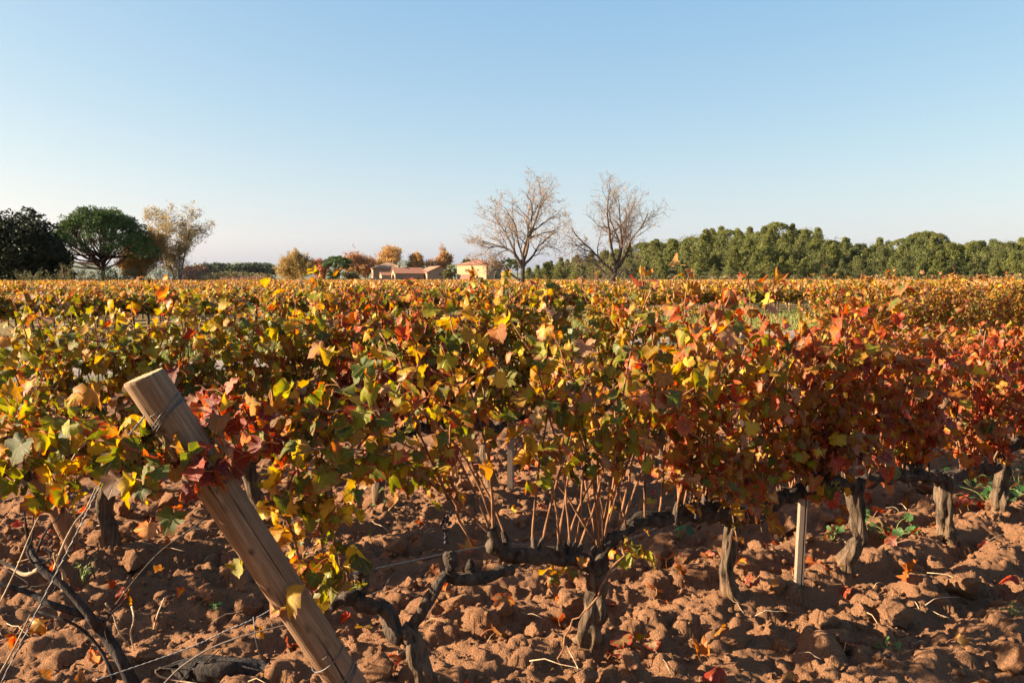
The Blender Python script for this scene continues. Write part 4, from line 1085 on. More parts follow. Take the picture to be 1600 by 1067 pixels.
ng_ = bpy.data.node_groups.new('plant_vines', 'GeometryNodeTree')
ng_.interface.new_socket('Geometry', in_out='INPUT', socket_type='NodeSocketGeometry'); ng_.interface.new_socket('Geometry', in_out='OUTPUT', socket_type='NodeSocketGeometry')
nin, nout = ng_.nodes.new('NodeGroupInput'), ng_.nodes.new('NodeGroupOutput'); jn = ng_.nodes.new('GeometryNodeJoinGeometry')
def nattr(nm, ty):
    q = ng_.nodes.new('GeometryNodeInputNamedAttribute'); q.data_type = ty; q.inputs['Name'].default_value = nm; return q.outputs['Attribute']
for k in range(5):
    oi = ng_.nodes.new('GeometryNodeObjectInfo'); oi.transform_space = 'ORIGINAL'; oi.inputs['Object'].default_value = far_first[k]; oi.inputs['As Instance'].default_value = True
    cmp = ng_.nodes.new('FunctionNodeCompare'); cmp.data_type = 'INT'; cmp.operation = 'EQUAL'; ng_.links.new(nattr('kind_of', 'INT'), cmp.inputs[2]); cmp.inputs[3].default_value = k
    ip = ng_.nodes.new('GeometryNodeInstanceOnPoints')
    ng_.links.new(nin.outputs[0], ip.inputs['Points']); ng_.links.new(cmp.outputs[0], ip.inputs['Selection']); ng_.links.new(oi.outputs['Geometry'], ip.inputs['Instance'])
    ng_.links.new(nattr('turn', 'FLOAT_VECTOR'), ip.inputs['Rotation']); ng_.links.new(nattr('size', 'FLOAT_VECTOR'), ip.inputs['Scale'])
    ng_.links.new(ip.outputs[0], jn.inputs[0])
ng_.links.new(jn.outputs[0], nout.inputs[0])
md = ov.modifiers.new('plant_vines', 'NODES'); md.node_group = ng_
M_dkpost = plain('dark_post', (.07, .05, .04), .8)
for x, d, z in [(470, 52, 1.55), (690, 48, 1.58), (596, 70, 1.5), (1052, 66, 1.6), (1190, 75, 1.62), (330, 40, 1.5), (1262, 90, 1.9), (1345, 110, 2.1)]:
    b = at(x, 440, d); b[2] = -.1; mb = MB(); mb.tube(np.array([b, b + UP * (z * .5), b + UP * (z + .08)]), .045, 8)
    o = mb.obj('vineyard_post', M_dkpost); tag(o, 'thin dark post standing up among the far vineyard rows', 'post', 'posts in the far vineyard')

# ------------------------------------------------------------------ trees
def grow(rng, p, d, L, r, level, cfg, out):
    n = cfg['seg'][level]; P = [np.array(p)]; d = d / np.linalg.norm(d); Rr = [r]
    for k in range(n):
        d = d + rng.normal(0, cfg['wob'][level], 3) + UP * cfg['up'][level] / n; d /= np.linalg.norm(d)
        P.append(P[-1] + d * L / n); Rr.append(r * (1 - (1 - cfg['taper'][level]) * (k + 1) / n))
    P = np.array(P); out.append((level, P, np.array(Rr)))
    if level + 1 >= len(cfg['num']) + 1 or level >= len(cfg['num']): return
    m = cfg['num'][level]; m = max(1, int(round(m * rng.uniform(.75, 1.25))))
    for k in range(m):
        t = cfg['start'][level] + (1 - cfg['start'][level]) * ((k + rng.random()) / m)
        i = min(int(t * n), n - 1); f = t * n - i; q = P[i] * (1 - f) + P[i + 1] * f
        ax_ = P[i + 1] - P[i]; ax_ /= np.linalg.norm(ax_)
        a = rng.random() * 6.28 if level else (k / m * 6.28 + rng.normal(0, .4)); u = np.cross(ax_, [.3, .5, .81]); u /= np.linalg.norm(u); w = np.cross(ax_, u)
        sp = rng.normal(cfg['ang'][level], .16); nd = ax_ * math.cos(sp) + (u * math.cos(a) + w * math.sin(a)) * math.sin(sp)
        grow(rng, q, nd, L * cfg['ratio'][level] * rng.uniform(.7, 1.25) * (1.05 - .35 * t), np.interp(t, np.linspace(0, 1, n + 1), Rr) * cfg['rr'][level], level + 1, cfg, out)
def branches(out, root, split, mat, tmat, names=('trunk', 'twigs'), rmin=.0):
    a, b = MB(), MB()
    for lv, P, r in out:
        (a if lv < split else b).tube(P, np.maximum(r, rmin), 9 if lv == 0 else 6 if lv == 1 else 4 if lv < split else 3, None, False)
    a.obj(names[0], mat, root)
    if b.n: b.obj(names[1], tmat, root)['kind'] = 'stuff'
def leaf_cards(rng, C, size, cols, spread=.5, aniso=None, bent=.25):
    """folded leaf-sized faces at points C"""
    k = len(C)
    a = rng.normal(0, 1, (k, 3)); a[:, 2] *= spread; a /= np.linalg.norm(a, axis=1)[:, None]
    b = np.cross(a, rng.normal(0, 1, (k, 3))); b /= np.linalg.norm(b, axis=1)[:, None]; nn = np.cross(a, b)
    s = size * rng.uniform(.6, 1.4, k)[:, None]; w = s * (.62 if aniso is None else aniso)
    V = np.stack([C - a * s, C + b * w + nn * s * bent, C + a * s, C - b * w + nn * s * bent], 1).reshape(-1, 3)
    i = np.arange(k)[:, None] * 4
    F = np.concatenate([i + [0, 1, 2], i + [0, 2, 3]])
    T = np.repeat(np.concatenate([cols, np.ones((k, 1))], 1), 4, 0)
    return V, F, T
def card_obj(rng, name, C, size, cols, parent, mat=None, **k):
    V, F, T = leaf_cards(rng, C, size, cols, **k)
    o = link(name, mk_mesh(name, V, F, False, [mat or M_tree], {'tint': ('FLOAT_COLOR', T)}), parent); o['kind'] = 'stuff'; return o
def mixcols(rng, k, cs, w=None, v=.22):
    cs = np.array(cs); return np.clip(cs[rng.choice(len(cs), k, p=w)] * rng.uniform(1 - v, 1 + v, (k, 1)) * rng.uniform(.94, 1.06, (k, 3)), 0, 1)
def clumps(rng, centres, radii, per, flat=.75):
    """points through lumpy clumps, denser at their skins"""
    C = []
    for c, r in zip(centres, radii):
        m = max(3, int(per * (r / np.mean(radii)) ** 2)); v = rng.normal(0, 1, (m, 3)); v /= np.linalg.norm(v, axis=1)[:, None]
        C.append(c + v * (r * rng.uniform(.35, 1.0, (m, 1)) ** .6) * np.array([1, 1, flat]))
    return np.concatenate(C)
def ground_at(px, d, z=0.0):
    p = at(px, 440, d); p[2] = z; return p

# the two bare trees in the field
CFG = dict(seg=[7, 9, 7, 6, 4], wob=[.10, .17, .20, .24, .25], up=[.3, .30, .20, .15, .1], taper=[.62, .25, .25, .3, .4], num=[7, 9, 8, 6], start=[.45, .22, .18, .15], ang=[.62, .72, .8, .8], ratio=[1.9, .52, .5, .46], rr=[.68, .55, .55, .6])
def bare_tree(px, d, label, seed, h0, r0, lean, leafn, limbs):
    rng = np.random.default_rng(seed); b = ground_at(px, d, -.02); root = thing('bare_tree', label, 'tree', b)
    out = []
    c0 = dict(CFG); c0['num'] = [0] + CFG['num'][1:]
    P = smooth_line([[0, 0, -.1], [lean * .2, 0, h0 * .35], [lean * .5, .05, h0 * .7], [lean, 0, h0]], 10); out.append((0, P, np.linspace(r0, r0 * .66, 10)))
    for (dx, dy, dz, L, r, t, up) in limbs:
        c = dict(CFG); c['up'] = [0, up] + CFG['up'][2:]
        q = P[min(9, int(t * 9))]; grow(rng, q, np.array([dx, dy, dz], float), L, r, 1, c, out)
    root.scale = (.93, .93, .95)
    branches(out, root, 3, M_bark, M_twig, rmin=.005)
    tips = np.concatenate([P[1:] for lv, P, r in out if lv >= 3])
    C = tips[rng.random(len(tips)) < leafn] + 0
    C = C + rng.normal(0, .05, C.shape)
    card_obj(rng, 'leaves', C, .042, mixcols(rng, len(C), [(.30, .20, .07), (.36, .22, .12), (.24, .20, .06)]), root, M_aut)
    return root
bare_tree(815, 58, 'left one of the two bare trees in the far vineyard, with a single upright trunk', 71, 2.9, .19, .15, .24,
          [(-.95, .1, .85, 3.6, .10, .55, -.45), (-.80, -.3, 1.0, 3.9, .11, .85, .0), (-.15, .35, 1.2, 5.2, .12, 1.0, .4), (.30, -.2, 1.2, 5.0, .11, 1.0, .3), (.80, .25, .95, 3.5, .095, .9, .1), (.2, .6, 1.0, 4.2, .09, .95, .3), (-.4, .5, 1.1, 4.5, .09, .95, .3), (.0, -.6, 1.1, 4.4, .09, 1.0, .3)])
bare_tree(955, 60, 'right one of the two bare trees, leaning and forked above a thicket of dry brush', 72, 2.9, .20, .5, .07,
          [(-.75, .1, 1.0, 4.6, .12, .75, .4), (-.55, -.1, 1.3, 5.6, .12, .95, .35), (.10, .3, 1.2, 5.0, .11, 1.0, .3), (.75, -.1, .85, 4.4, .11, .9, .4), (.9, .3, .55, 4.0, .10, .8, .4), (.35, -.5, 1.1, 4.5, .10, 1.0, .3), (-.8, .35, .5, 3.2, .07, .6, .2), (.6, .4, 1.1, 4.3, .09, 1.0, .3)])
# dry thicket round the right tree
def brush(px, d, label, seed, n, rad, h, cols, leafd=.3, mat=None, group=None, name='dry_bush', leaf=.05, r=.008):
    rng = np.random.default_rng(seed); b = ground_at(px, d, -.02); root = thing(name, label, 'bush', b, group); mb = MB(); pts = []
    for k in range(n):
        a = rng.random() * 6.28; q = rng.random() ** .6 * rad * .45; p = np.array([math.cos(a) * q, math.sin(a) * q, 0])
        P = cane_path(rng, p, np.array([math.cos(a) * .55 * rng.random() + rng.normal(0, .2), math.sin(a) * .55 * rng.random() + rng.normal(0, .2), 1]), h * rng.uniform(.55, 1.1), .15 / h, 8, .2)
        mb.tube(P, np.linspace(r * 1.6, r * .7, 8), 3, None, False); pts.append(P[2:])
        for j in range(4):
            i = rng.integers(2, 8); Q = cane_path(rng, P[i], rng.normal(0, .6, 3) + UP * .7, h * rng.uniform(.12, .3), .2 / h, 5, .25); mb.tube(Q, np.linspace(r * .8, r * .4, 5), 3, None, False); pts.append(Q[1:])
    mb.obj('stems', mat or M_twig, root)
    C = np.concatenate(pts); C = np.repeat(C, max(1, int(math.ceil(leafd))), 0); C = C[rng.random(len(C)) < leafd / max(1, math.ceil(leafd))] + 0
    if len(C):
        C = C + rng.normal(0, .04 * h, C.shape); card_obj(rng, 'leaves', C, leaf, mixcols(rng, len(C), cols), root)
    return root
DRY = [(.30, .22, .12), (.24, .19, .09), (.36, .27, .16)]
brush(945, 60.3, 'tall dry brush tangled round the foot of the right hand bare tree', 73, 60, 2.6, 3.4, DRY, .6)
brush(985, 60.8, 'lower thorny brush on the right of the leaning bare tree', 74, 34, 2.0, 2.6, [(.16, .15, .06), (.24, .19, .09)], .8)
brush(806, 58.4, 'thin pale saplings beside the trunk of the left bare tree', 75, 7, .6, 3.2, DRY, .3)

# big trees at the left
GREEN_P = [(.050, .085, .018), (.070, .105, .022), (.038, .062, .016)]
def umbrella_pine(px, d, label, seed, H, W, base_frac, nclump, per, size, group=None, cols=GREEN_P, limbs=16, name='umbrella_pine', rtrunk=.3):
    rng = np.random.default_rng(seed); b = ground_at(px, d, -.05); root = thing(name, label, 'tree', b, group)
    mb = MB(); z0 = H * base_frac
    P = smooth_line([[0, 0, -.2], [.15, 0, z0 * .35], [.05, .1, z0 * .7], [0, 0, z0]], 10); mb.tube(P, np.linspace(rtrunk, rtrunk * .7, 10), 10)
    cs, rs = [], []
    for k in range(nclump):
        a = k * 2.39996 + rng.normal(0, .2); q = math.sqrt((k + .5) / nclump)
        x, y = math.cos(a) * q * W / 2 * .93, math.sin(a) * q * W / 2 * .93
        zt = H - (H - z0 * 1.06) * (q ** 3.2) * .84 - rng.random() * .09 * H + .035 * H * math.sin(a * 2 + seed)
        cs.append((x, y, zt - .06 * H)); rs.append(W * rng.uniform(.045, .105))
    cs = np.array(cs)
    for k in range(limbs):
        i = rng.integers(nclump); t = cs[i] - UP * rs[i] * .4; s = P[rng.integers(5, 10)]
        m = s * .5 + t * .5 + np.array([t[0] * .12, t[1] * .12, -.03 * H])
        Q = smooth_line([s, m, t], 8) + rng.normal(0, .03, (8, 3)); mb.tube(Q, np.linspace(rtrunk * .42, rtrunk * .10, 8), 5, None, False)
        for j in range(4):
            e_ = cs[rng.integers(nclump)]
            near = cs[np.argsort(np.linalg.norm(cs - t, axis=1))[rng.integers(1, 6)]] - UP * .3
            mb.tube(smooth_line([Q[rng.integers(3, 7)], (Q[5] + near) / 2 - UP * .1, near], 6), np.linspace(rtrunk * .18, rtrunk * .06, 6), 4, None, False)
    mb.obj('trunk', M_pbark, root)
    C = clumps(rng, cs, rs, per, .62)
    card_obj(rng, 'crown', C, size, mixcols(rng, len(C), cols), root, M_pine, spread=1.2, aniso=.40)
    return root
umbrella_pine(160, 130, 'large dome topped umbrella pine between the dark oak and the golden tree', 81, 11.9, 15.0, .42, 175, 95, .20, rtrunk=.36, limbs=46)
def round_tree(px, d, label, seed, H, W, cols, nclump, per, size, name='oak', trunk=.18, low=.12, group=None, cat='tree', top=1.0, mat=None, rtr=None, w=None, flat=.8):
    rng = np.random.default_rng(seed); b = ground_at(px, d, -.05); root = thing(name, label, cat, b, group); mb = MB(); rtr = rtr or W * .026
    zt = H * trunk; mb.tube(smooth_line([[0, 0, -.2], [.1, 0, zt * .6], [0, .1, zt * 1.6]], 7), np.linspace(rtr, rtr * .7, 7), 8)
    cs, rs = [], []
    for k in range(nclump):
        v = rng.normal(0, 1, 3); v /= np.linalg.norm(v); q = rng.random() ** .45
        zc = H * (low + 1) / 2; p = np.array([v[0] * W / 2 * q * .88, v[1] * W / 2 * q * .88, zc + v[2] * H * (1 - low) / 2 * q * .9])
        p[:2] *= 1 - .35 * max(0, (p[2] / H - .6)) * top; cs.append(p); rs.append(W * rng.uniform(.07, .13))
    for k in range(min(22, nclump)):
        t = cs[k]; mb.tube(smooth_line([[0, 0, zt * rng.uniform(.7, 1.5)], np.array(t) * [.45, .45, .6], t], 7), np.linspace(rtr * .5, rtr * .1, 7), 5, None, False)
    mb.obj('trunk', M_bark, root)
    C = clumps(rng, np.array(cs), rs, per, flat); card_obj(rng, 'crown', C, size, mixcols(rng, len(C), cols, w), root, mat=mat); return root
OAK = [(.026, .040, .016), (.036, .052, .020), (.020, .030, .014)]
round_tree(18, 118, 'dark holm oak at the left edge, its crown cut by the frame', 82, 11.4, 14.0, OAK, 150, 150, .21, low=.0)
round_tree(72, 124, 'lower dark evergreen crown between the holm oak and the umbrella pine', 83, 6.6, 8.4, OAK, 75, 130, .20, low=.0)
# golden half-bare tree
def airy_tree(px, d, label, seed, H, W, cols, leafp, size, name='poplar', group=None, rtr=.16, stems=1, extra=1, jit=.12):
    rng = np.random.default_rng(seed); b = ground_at(px, d, -.05); root = thing(name, label, 'tree', b, group); out = []
    cfg = dict(seg=[9, 8, 6, 4], wob=[.07, .14, .2, .22], up=[.5, .45, .3, .1], taper=[.18, .2, .3, .4], num=[15, 9, 6], start=[.16, .15, .1], ang=[.62, .62, .7], ratio=[.46 * W / H * 1.35, .5, .5], rr=[.5, .5, .6])
    for k in range(stems):
        a = rng.random() * 6.28; grow(rng, np.array([math.cos(a), math.sin(a), 0]) * (.0 if stems == 1 else .35), np.array([math.cos(a) * .22 * (stems > 1), math.sin(a) * .22 * (stems > 1), 1]), H * .88 * (rng.uniform(.75, 1) if stems > 1 else 1), rtr, 0, cfg, out)
    branches(out, root, 2, M_bark, M_twig, rmin=.010)
    P = np.concatenate([p[1:] for lv, p, r in out if lv >= 2]); P = np.repeat(P, extra, 0)
    C = P[rng.random(len(P)) < leafp]; C = C + rng.normal(0, jit, C.shape)
    card_obj(rng, 'crown', C, size, mixcols(rng, len(C), cols), root, M_aut); return root
GOLD = [(.36, .24, .07), (.40, .28, .09), (.26, .21, .07), (.19, .18, .055)]
airy_tree(278, 140, 'tall golden half bare tree right of the umbrella pine', 84, 12.2, 9.0, GOLD, .36, .11, stems=3, extra=3, rtr=.17, jit=.22)
airy_tree(215, 134, 'lower amber bush tree tucked between the pine and the tall golden tree', 85, 7.0, 8.0, [(.34, .20, .055), (.28, .18, .05)], .9, .12, name='small_tree', stems=4, extra=3, rtr=.09, jit=.2)
for k, (x, d, s, h) in enumerate([(262, 128, 1, 4.2), (310, 132, 2, 3.8)]):
    brush(x, d, ['grey bare thicket below the tall golden tree', 'grey brown thicket right of the tall golden tree'][k], 86 + k, 60, 5.0, h, [(.20, .15, .09), (.27, .19, .10)], 1.0, leaf=.08, r=.018)
for k, (x, d, h, cols, lab) in enumerate([(120, 112, 3.0, [(.10, .10, .03), (.16, .13, .04)], 'olive scrub at the foot of the umbrella pine, left part'), (60, 108, 2.4, [(.06, .07, .02), (.12, .11, .03)], 'dark scrub below the holm oak'),
                                          (185, 118, 3.2, [(.22, .17, .05), (.14, .14, .04)], 'yellowish scrub just right of the pine trunk')]):
    brush(x, d, lab, 90 + k, 50, 5, h, cols, 2.2, leaf=.10, r=.014)
# middle distance: bush, pines and plane trees about the farm
airy_tree(456, 180, 'loose golden shrub tree standing alone left of the farm', 101, 4.7, 8.6, [(.36, .23, .06), (.30, .21, .06), (.22, .18, .05)], .7, .11, name='small_tree', stems=6, extra=3, rtr=.08, jit=.2)
PLANE = [(.34, .16, .05), (.28, .15, .05), (.22, .14, .06), (.36, .20, .07)]
for k, (px, d, H, W, lab, lp) in enumerate([(600, 330, 11.5, 13, 'russet plane tree behind the left farmhouse roof', 1), (650, 330, 10.6, 11, 'broad orange plane tree behind the long farm building', 1), (688, 335, 11.0, 9, 'rounded russet plane tree behind the gabled farm building', 1),
                                   (556, 310, 9.5, 12, 'grey brown nearly bare tree left of the farm', .45), (572, 325, 9.4, 9, 'pale bare tree beside the russet plane tree', .25), (508, 300, 7.6, 6, 'rust red small tree under the flat topped pine', 1)]):
    airy_tree(px, d, lab, 110 + k, H, W, PLANE if k != 5 else [(.34, .10, .05), (.28, .11, .05)], .8 * lp, .24, name='plane_tree', extra=2, rtr=.25, stems=2, jit=.35)
umbrella_pine(529, 290, 'flat topped umbrella pine left of the farm', 121, 9.0, 10.0, .62, 60, 60, .30, rtrunk=.3, limbs=12)
round_tree(520, 285, 'ragged dark green tree under the flat topped pine', 122, 5.4, 6.0, [(.06, .085, .03), (.09, .10, .03)], 30, 60, .25, low=.0)
round_tree(548, 270, 'grey green scrub tree in front of the bare trees by the farm', 123, 3.8, 8.5, [(.17, .15, .07), (.12, .12, .05)], 30, 60, .25, low=.0, name='scrub_tree')
round_tree(703, 285, 'olive green round tree between the two farm groups', 124, 6.9, 5.0, [(.13, .13, .035), (.17, .155, .045)], 34, 70, .22, low=.05, name='small_tree')
for k, (px, d, H, W) in enumerate([(730, 330, 9.4, 6.2), (752, 335, 8.6, 5.4), (775, 320, 8.4, 5.0), (793, 310, 9.4, 7.0), (808, 300, 8.2, 6.0)]):
    umbrella_pine(px, d, ['broad pine just behind the left end of the lit barn', 'thin crowned pine behind the middle of the lit barn', 'small pine behind the right end of the lit barn', 'bushy pine at the right of the lit barn', 'dark pine where the wooded ridge begins'][k], 130 + k, H, W, .62, 30, 45, .28, rtrunk=.22, limbs=9)

# ------------------------------------------------------------------ the wooded ridge at the right
rngW = np.random.default_rng(151)
def ridge_h(x, d):
    """height of the low ridge under the wood"""
    px = CX + x / d * F_PX
    a = np.interp(px, [790, 830, 870, 920, 1000, 1050, 1100, 1180, 1270, 1292, 1312, 1345, 1375, 1395, 1430, 1465, 1490, 1520, 1545, 1600, 1800],
                  [0, .6, 2.8, 4.6, 7.0, 9.4, 12.0, 13.2, 13.4, 7.4, 10.2, 5.6, 8.6, 6.0, 11.2, 11.6, 5.4, 6.4, 8.4, 8.0, 6.6])
    return a * np.clip((d - 236) / 85, 0, 1) ** .8
M_under = plain('wood_floor', (.05, .05, .022), .95, .05, 0, .5, .3)
xs, ds = np.linspace(-10, 330, 160), np.linspace(228, 420, 60)
XG, DG = np.meshgrid(xs, ds, indexing='ij'); HG = ridge_h(XG, DG) - .5 + .5 * fbm(XG * .08, DG * .08)
i, j = np.meshgrid(np.arange(159), np.arange(59), indexing='ij'); a = (i * 60 + j).ravel()
HG[0] -= 1; HG[:, 0] = -.5
o = link('wooded_ridge', mk_mesh('wooded_ridge', np.stack([XG, DG, HG], 2).reshape(-1, 3), np.stack([a, a + 60, a + 61, a + 1], 1)), None, M_under); o['kind'] = 'structure'; o['label'] = 'low ridge under the pine wood at the right'
ALEP = [(.125, .130, .030), (.15, .148, .036), (.10, .112, .026), (.08, .092, .026)]
def pine_meshes(seed, H, W, conic, cols=ALEP, n=60, per=70, size=.21, low=.07):
    rng = np.random.default_rng(seed); mb = MB()
    mb.tube(smooth_line([[0, 0, -.6], [.1, 0, H * .3], [.15, .1, H * .6], [0, 0, H * .85]], 8), np.linspace(.17, .05, 8), 6, None, False)
    cs, rs = [], []
    for k in range(n):
        t = low + (1 - low) * ((k + rng.random()) / n); a = k * 2.4 + rng.normal(0, .3)
        prof = (math.sin(min(1, (t - low) / (1 - low) * 1.15 + .12) * math.pi) ** .6) if not conic else (1.12 - t) * 1.15
        q = W / 2 * min(1, prof) * math.sqrt(rng.uniform(.15, 1)); cs.append((math.cos(a) * q, math.sin(a) * q, H * t * .96)); rs.append(W * rng.uniform(.11, .17))
        if k % 3 == 0: mb.tube(np.array([[0, 0, H * t * .88], [math.cos(a) * q, math.sin(a) * q, H * t * .95]]), [.05, .02], 4, None, False)
    C = clumps(rng, np.array(cs), rs, per, .8); V, F, T = leaf_cards(rng, C, size, mixcols(rng, len(C), cols), spread=1.2, aniso=.45)
    cm = mk_mesh('crown', V, F, False, [M_pine], {'tint': ('FLOAT_COLOR', T)}); tm = mb.mesh('trunk'); tm.materials.append(M_pbark); return cm, tm
PM = [pine_meshes(160 + k, 8.6, [5.2, 6.0, 4.6, 5.6, 6.6, 5.0][k], k in (2, 5)) for k in range(6)]
DARKP = [(.075, .085, .026), (.095, .10, .032), (.06, .07, .022)]
PM += [pine_meshes(170 + k, 8.0, 7.0, False, DARKP, 60, 70, .20, .03) for k in range(2)]
def umb_meshes(seed):
    rng = np.random.default_rng(seed); H, W = 8.6, 7.4; mb = MB(); mb.tube(smooth_line([[0, 0, -.6], [.2, 0, H * .4], [0, .1, H * .75]], 7), np.linspace(.2, .12, 7), 6, None, False)
    cs, rs = [], []
    for k in range(34):
        a = k * 2.4; q = math.sqrt((k + .5) / 34); cs.append((math.cos(a) * q * W * .46, math.sin(a) * q * W * .46, H * (.95 - .22 * q ** 2.4) - rng.random() * .3)); rs.append(W * rng.uniform(.08, .12))
        if k % 3 == 0: mb.tube(np.array([[0, .05, H * .62], np.array(cs[-1]) * [.6, .6, .95], cs[-1]]), [.09, .06, .03], 4, None, False)
    C = clumps(rng, np.array(cs), rs, 90, .7); V, F, T = leaf_cards(rng, C, .19, mixcols(rng, len(C), ALEP), spread=1.2, aniso=.45)
    cm = mk_mesh('crown', V, F, False, [M_pine], {'tint': ('FLOAT_COLOR', T)}); tm = mb.mesh('trunk'); tm.materials.append(M_pbark); return cm, tm
PU = [umb_meshes(180), umb_meshes(181), umb_meshes(182)]
wood = []
for row in range(8):
    d = 240 + row * 13.5
    px = 812 + row * 7
    while px < 1690:
        w = rngW.uniform(22, 33) * (250 / d)
        dd_ = d + rngW.normal(0, 3.5); x = (px - CX) / F_PX * dd_
        h = float(ridge_h(x, dd_))
        wood.append((x, dd_, h, row, px)); px += w * 1.02
LABW = {'p': 'rounded olive green pine standing in the wood on the low ridge', 'c': 'pointed olive green pine standing in the wood on the low ridge', 'd': 'dark spreading evergreen in the wood on the low ridge', 'u': 'flat topped pine standing above the wood on the low ridge'}
step = max(1.0, len(wood) / 300.0)
wood.sort(key=lambda w: w[3]); wood = [w for w in wood if w[3] < 7 or True]
if len(wood) > 300:
    keep = rngW.permutation(len(wood))[:300]; wood = [wood[i] for i in keep]
for (x, d, h, row, px) in wood:
    q = rngW.random(); right = px > 1250
    if row >= 5 and q < (.35 if right else .16): me, kd = PU[rngW.integers(3)], 'u'
    elif right and q < .62: me, kd = PM[6 + rngW.integers(2)], 'd'
    else:
        v = int(rngW.integers(6)); me, kd = PM[v], 'c' if v in (2, 5) else 'p'
    g = thing('pine_tree', LABW[kd], 'tree', (x, d, h - .35), 'trees of the wood on the ridge'); s = rngW.uniform(.6, 1.15) * (.72 if row < 2 else .95) * float(np.interp(px, [800, 840, 950, 1050], [.5, .62, .85, 1]))
    g.rotation_euler = (0, 0, rngW.random() * 6.28); g.scale = (s * rngW.uniform(1.05, 1.5), s * rngW.uniform(1.05, 1.5), s)
    link('crown', me[0], g)['kind'] = 'stuff'; link('trunk', me[1], g)
cs, rs = [], []
for k in range(620):
    d = rngW.uniform(246, 345); px = rngW.uniform(840, 1720); x = (px - CX) / F_PX * d; f = float(np.interp(px, [840, 950, 1050], [.5, .85, 1]))
    z = float(ridge_h(x, d)) + rngW.uniform(1.5, 6.2) * f; cs.append((x, d, z)); rs.append(rngW.uniform(1.3, 2.6) * f)
C = clumps(rngW, np.array(cs), rs, 75, .8)
o = card_obj(rngW, 'wood_canopy', C, .21, mixcols(rngW, len(C), ALEP + DARKP), None, M_pine, spread=1.2, aniso=.45)
tag(o, 'crowded olive green crowns filling the wood behind its front trees', 'wood', None, 'stuff')
# scrub along the foot of the wood
SC = [[(.30, .21, .10), (.24, .18, .08)], [(.16, .13, .05), (.12, .12, .04)], [(.30, .14, .05), (.26, .15, .06)]]
def scrub_mesh(seed, cols):
    rng = np.random.default_rng(seed); cs = rng.normal(0, 1, (14, 3)) * [.9, .7, .35] + [0, 0, .8]; C = clumps(rng, cs, rng.uniform(.4, .75, 14), 40, .8)
    V, F, T = leaf_cards(rng, C, .16, mixcols(rng, len(C), cols)); return mk_mesh('shrub', V, F, False, [M_tree], {'tint': ('FLOAT_COLOR', T)})
SM_ = [scrub_mesh(190 + k, SC[k % 3]) for k in range(6)]
for k in range(64):
    px = 850 + k * 12.6 + rngW.normal(0, 4); d = rngW.uniform(222, 234); v = int(rngW.choice([0, 1, 1, 2, 3, 4, 4, 5])) if px > 1300 else int(rngW.choice([1, 4, 1, 4, 0]))
    o = link('shrub', SM_[v]); o.location = ((px - CX) / F_PX * d, d, -.3); s = rngW.uniform(.8, 1.7); o.scale = (s * 1.2, s, s); o.rotation_euler = (0, 0, rngW.random() * 6.28)
    tag(o, ['dry tan shrub at the foot of the wooded ridge', 'olive shrub at the foot of the wooded ridge', 'russet shrub at the foot of the wooded ridge'][v % 3], 'shrub', 'shrubs at the foot of the wood')
# lattice mast behind the ridge
M_grey = plain('grey_metal', (.13, .125, .12), .5, .4, .5)
mp = ground_at(893, 420, 0); mast = thing('mast', 'slender grey mast with a short crossarm rising above the left end of the wood', 'mast', mp)
mb = MB()
for sx, sy in ((-1, -1), (1, -1), (1, 1), (-1, 1)): mb.tube(np.array([[sx * .5, sy * .5, 0], [sx * .22, sy * .22, 25]]), .07, 4)
for k in range(24):
    z = k * 1.04; r0_, r1_ = .5 - .28 * z / 25, .5 - .28 * (z + 1.04) / 25
    for s in (1, -1): mb.tube(np.array([[-r0_ * s, -r0_, z], [r1_ * s, -r1_, z + 1.04]]), .035, 3); mb.tube(np.array([[r0_, -r0_ * s, z], [r1_, r1_ * s, z + 1.04]]), .035, 3)
mb.obj('lattice', M_grey, mast, False)
mb = MB(); mb.tube(np.array([[-3.6, 0, 23.2], [3.6, 0, 23.2]]), .10, 5); mb.tube(np.array([[0, 0, 25], [0, 0, 27.4]]), .06, 4); mb.obj('crossarm', M_grey, mast, False)

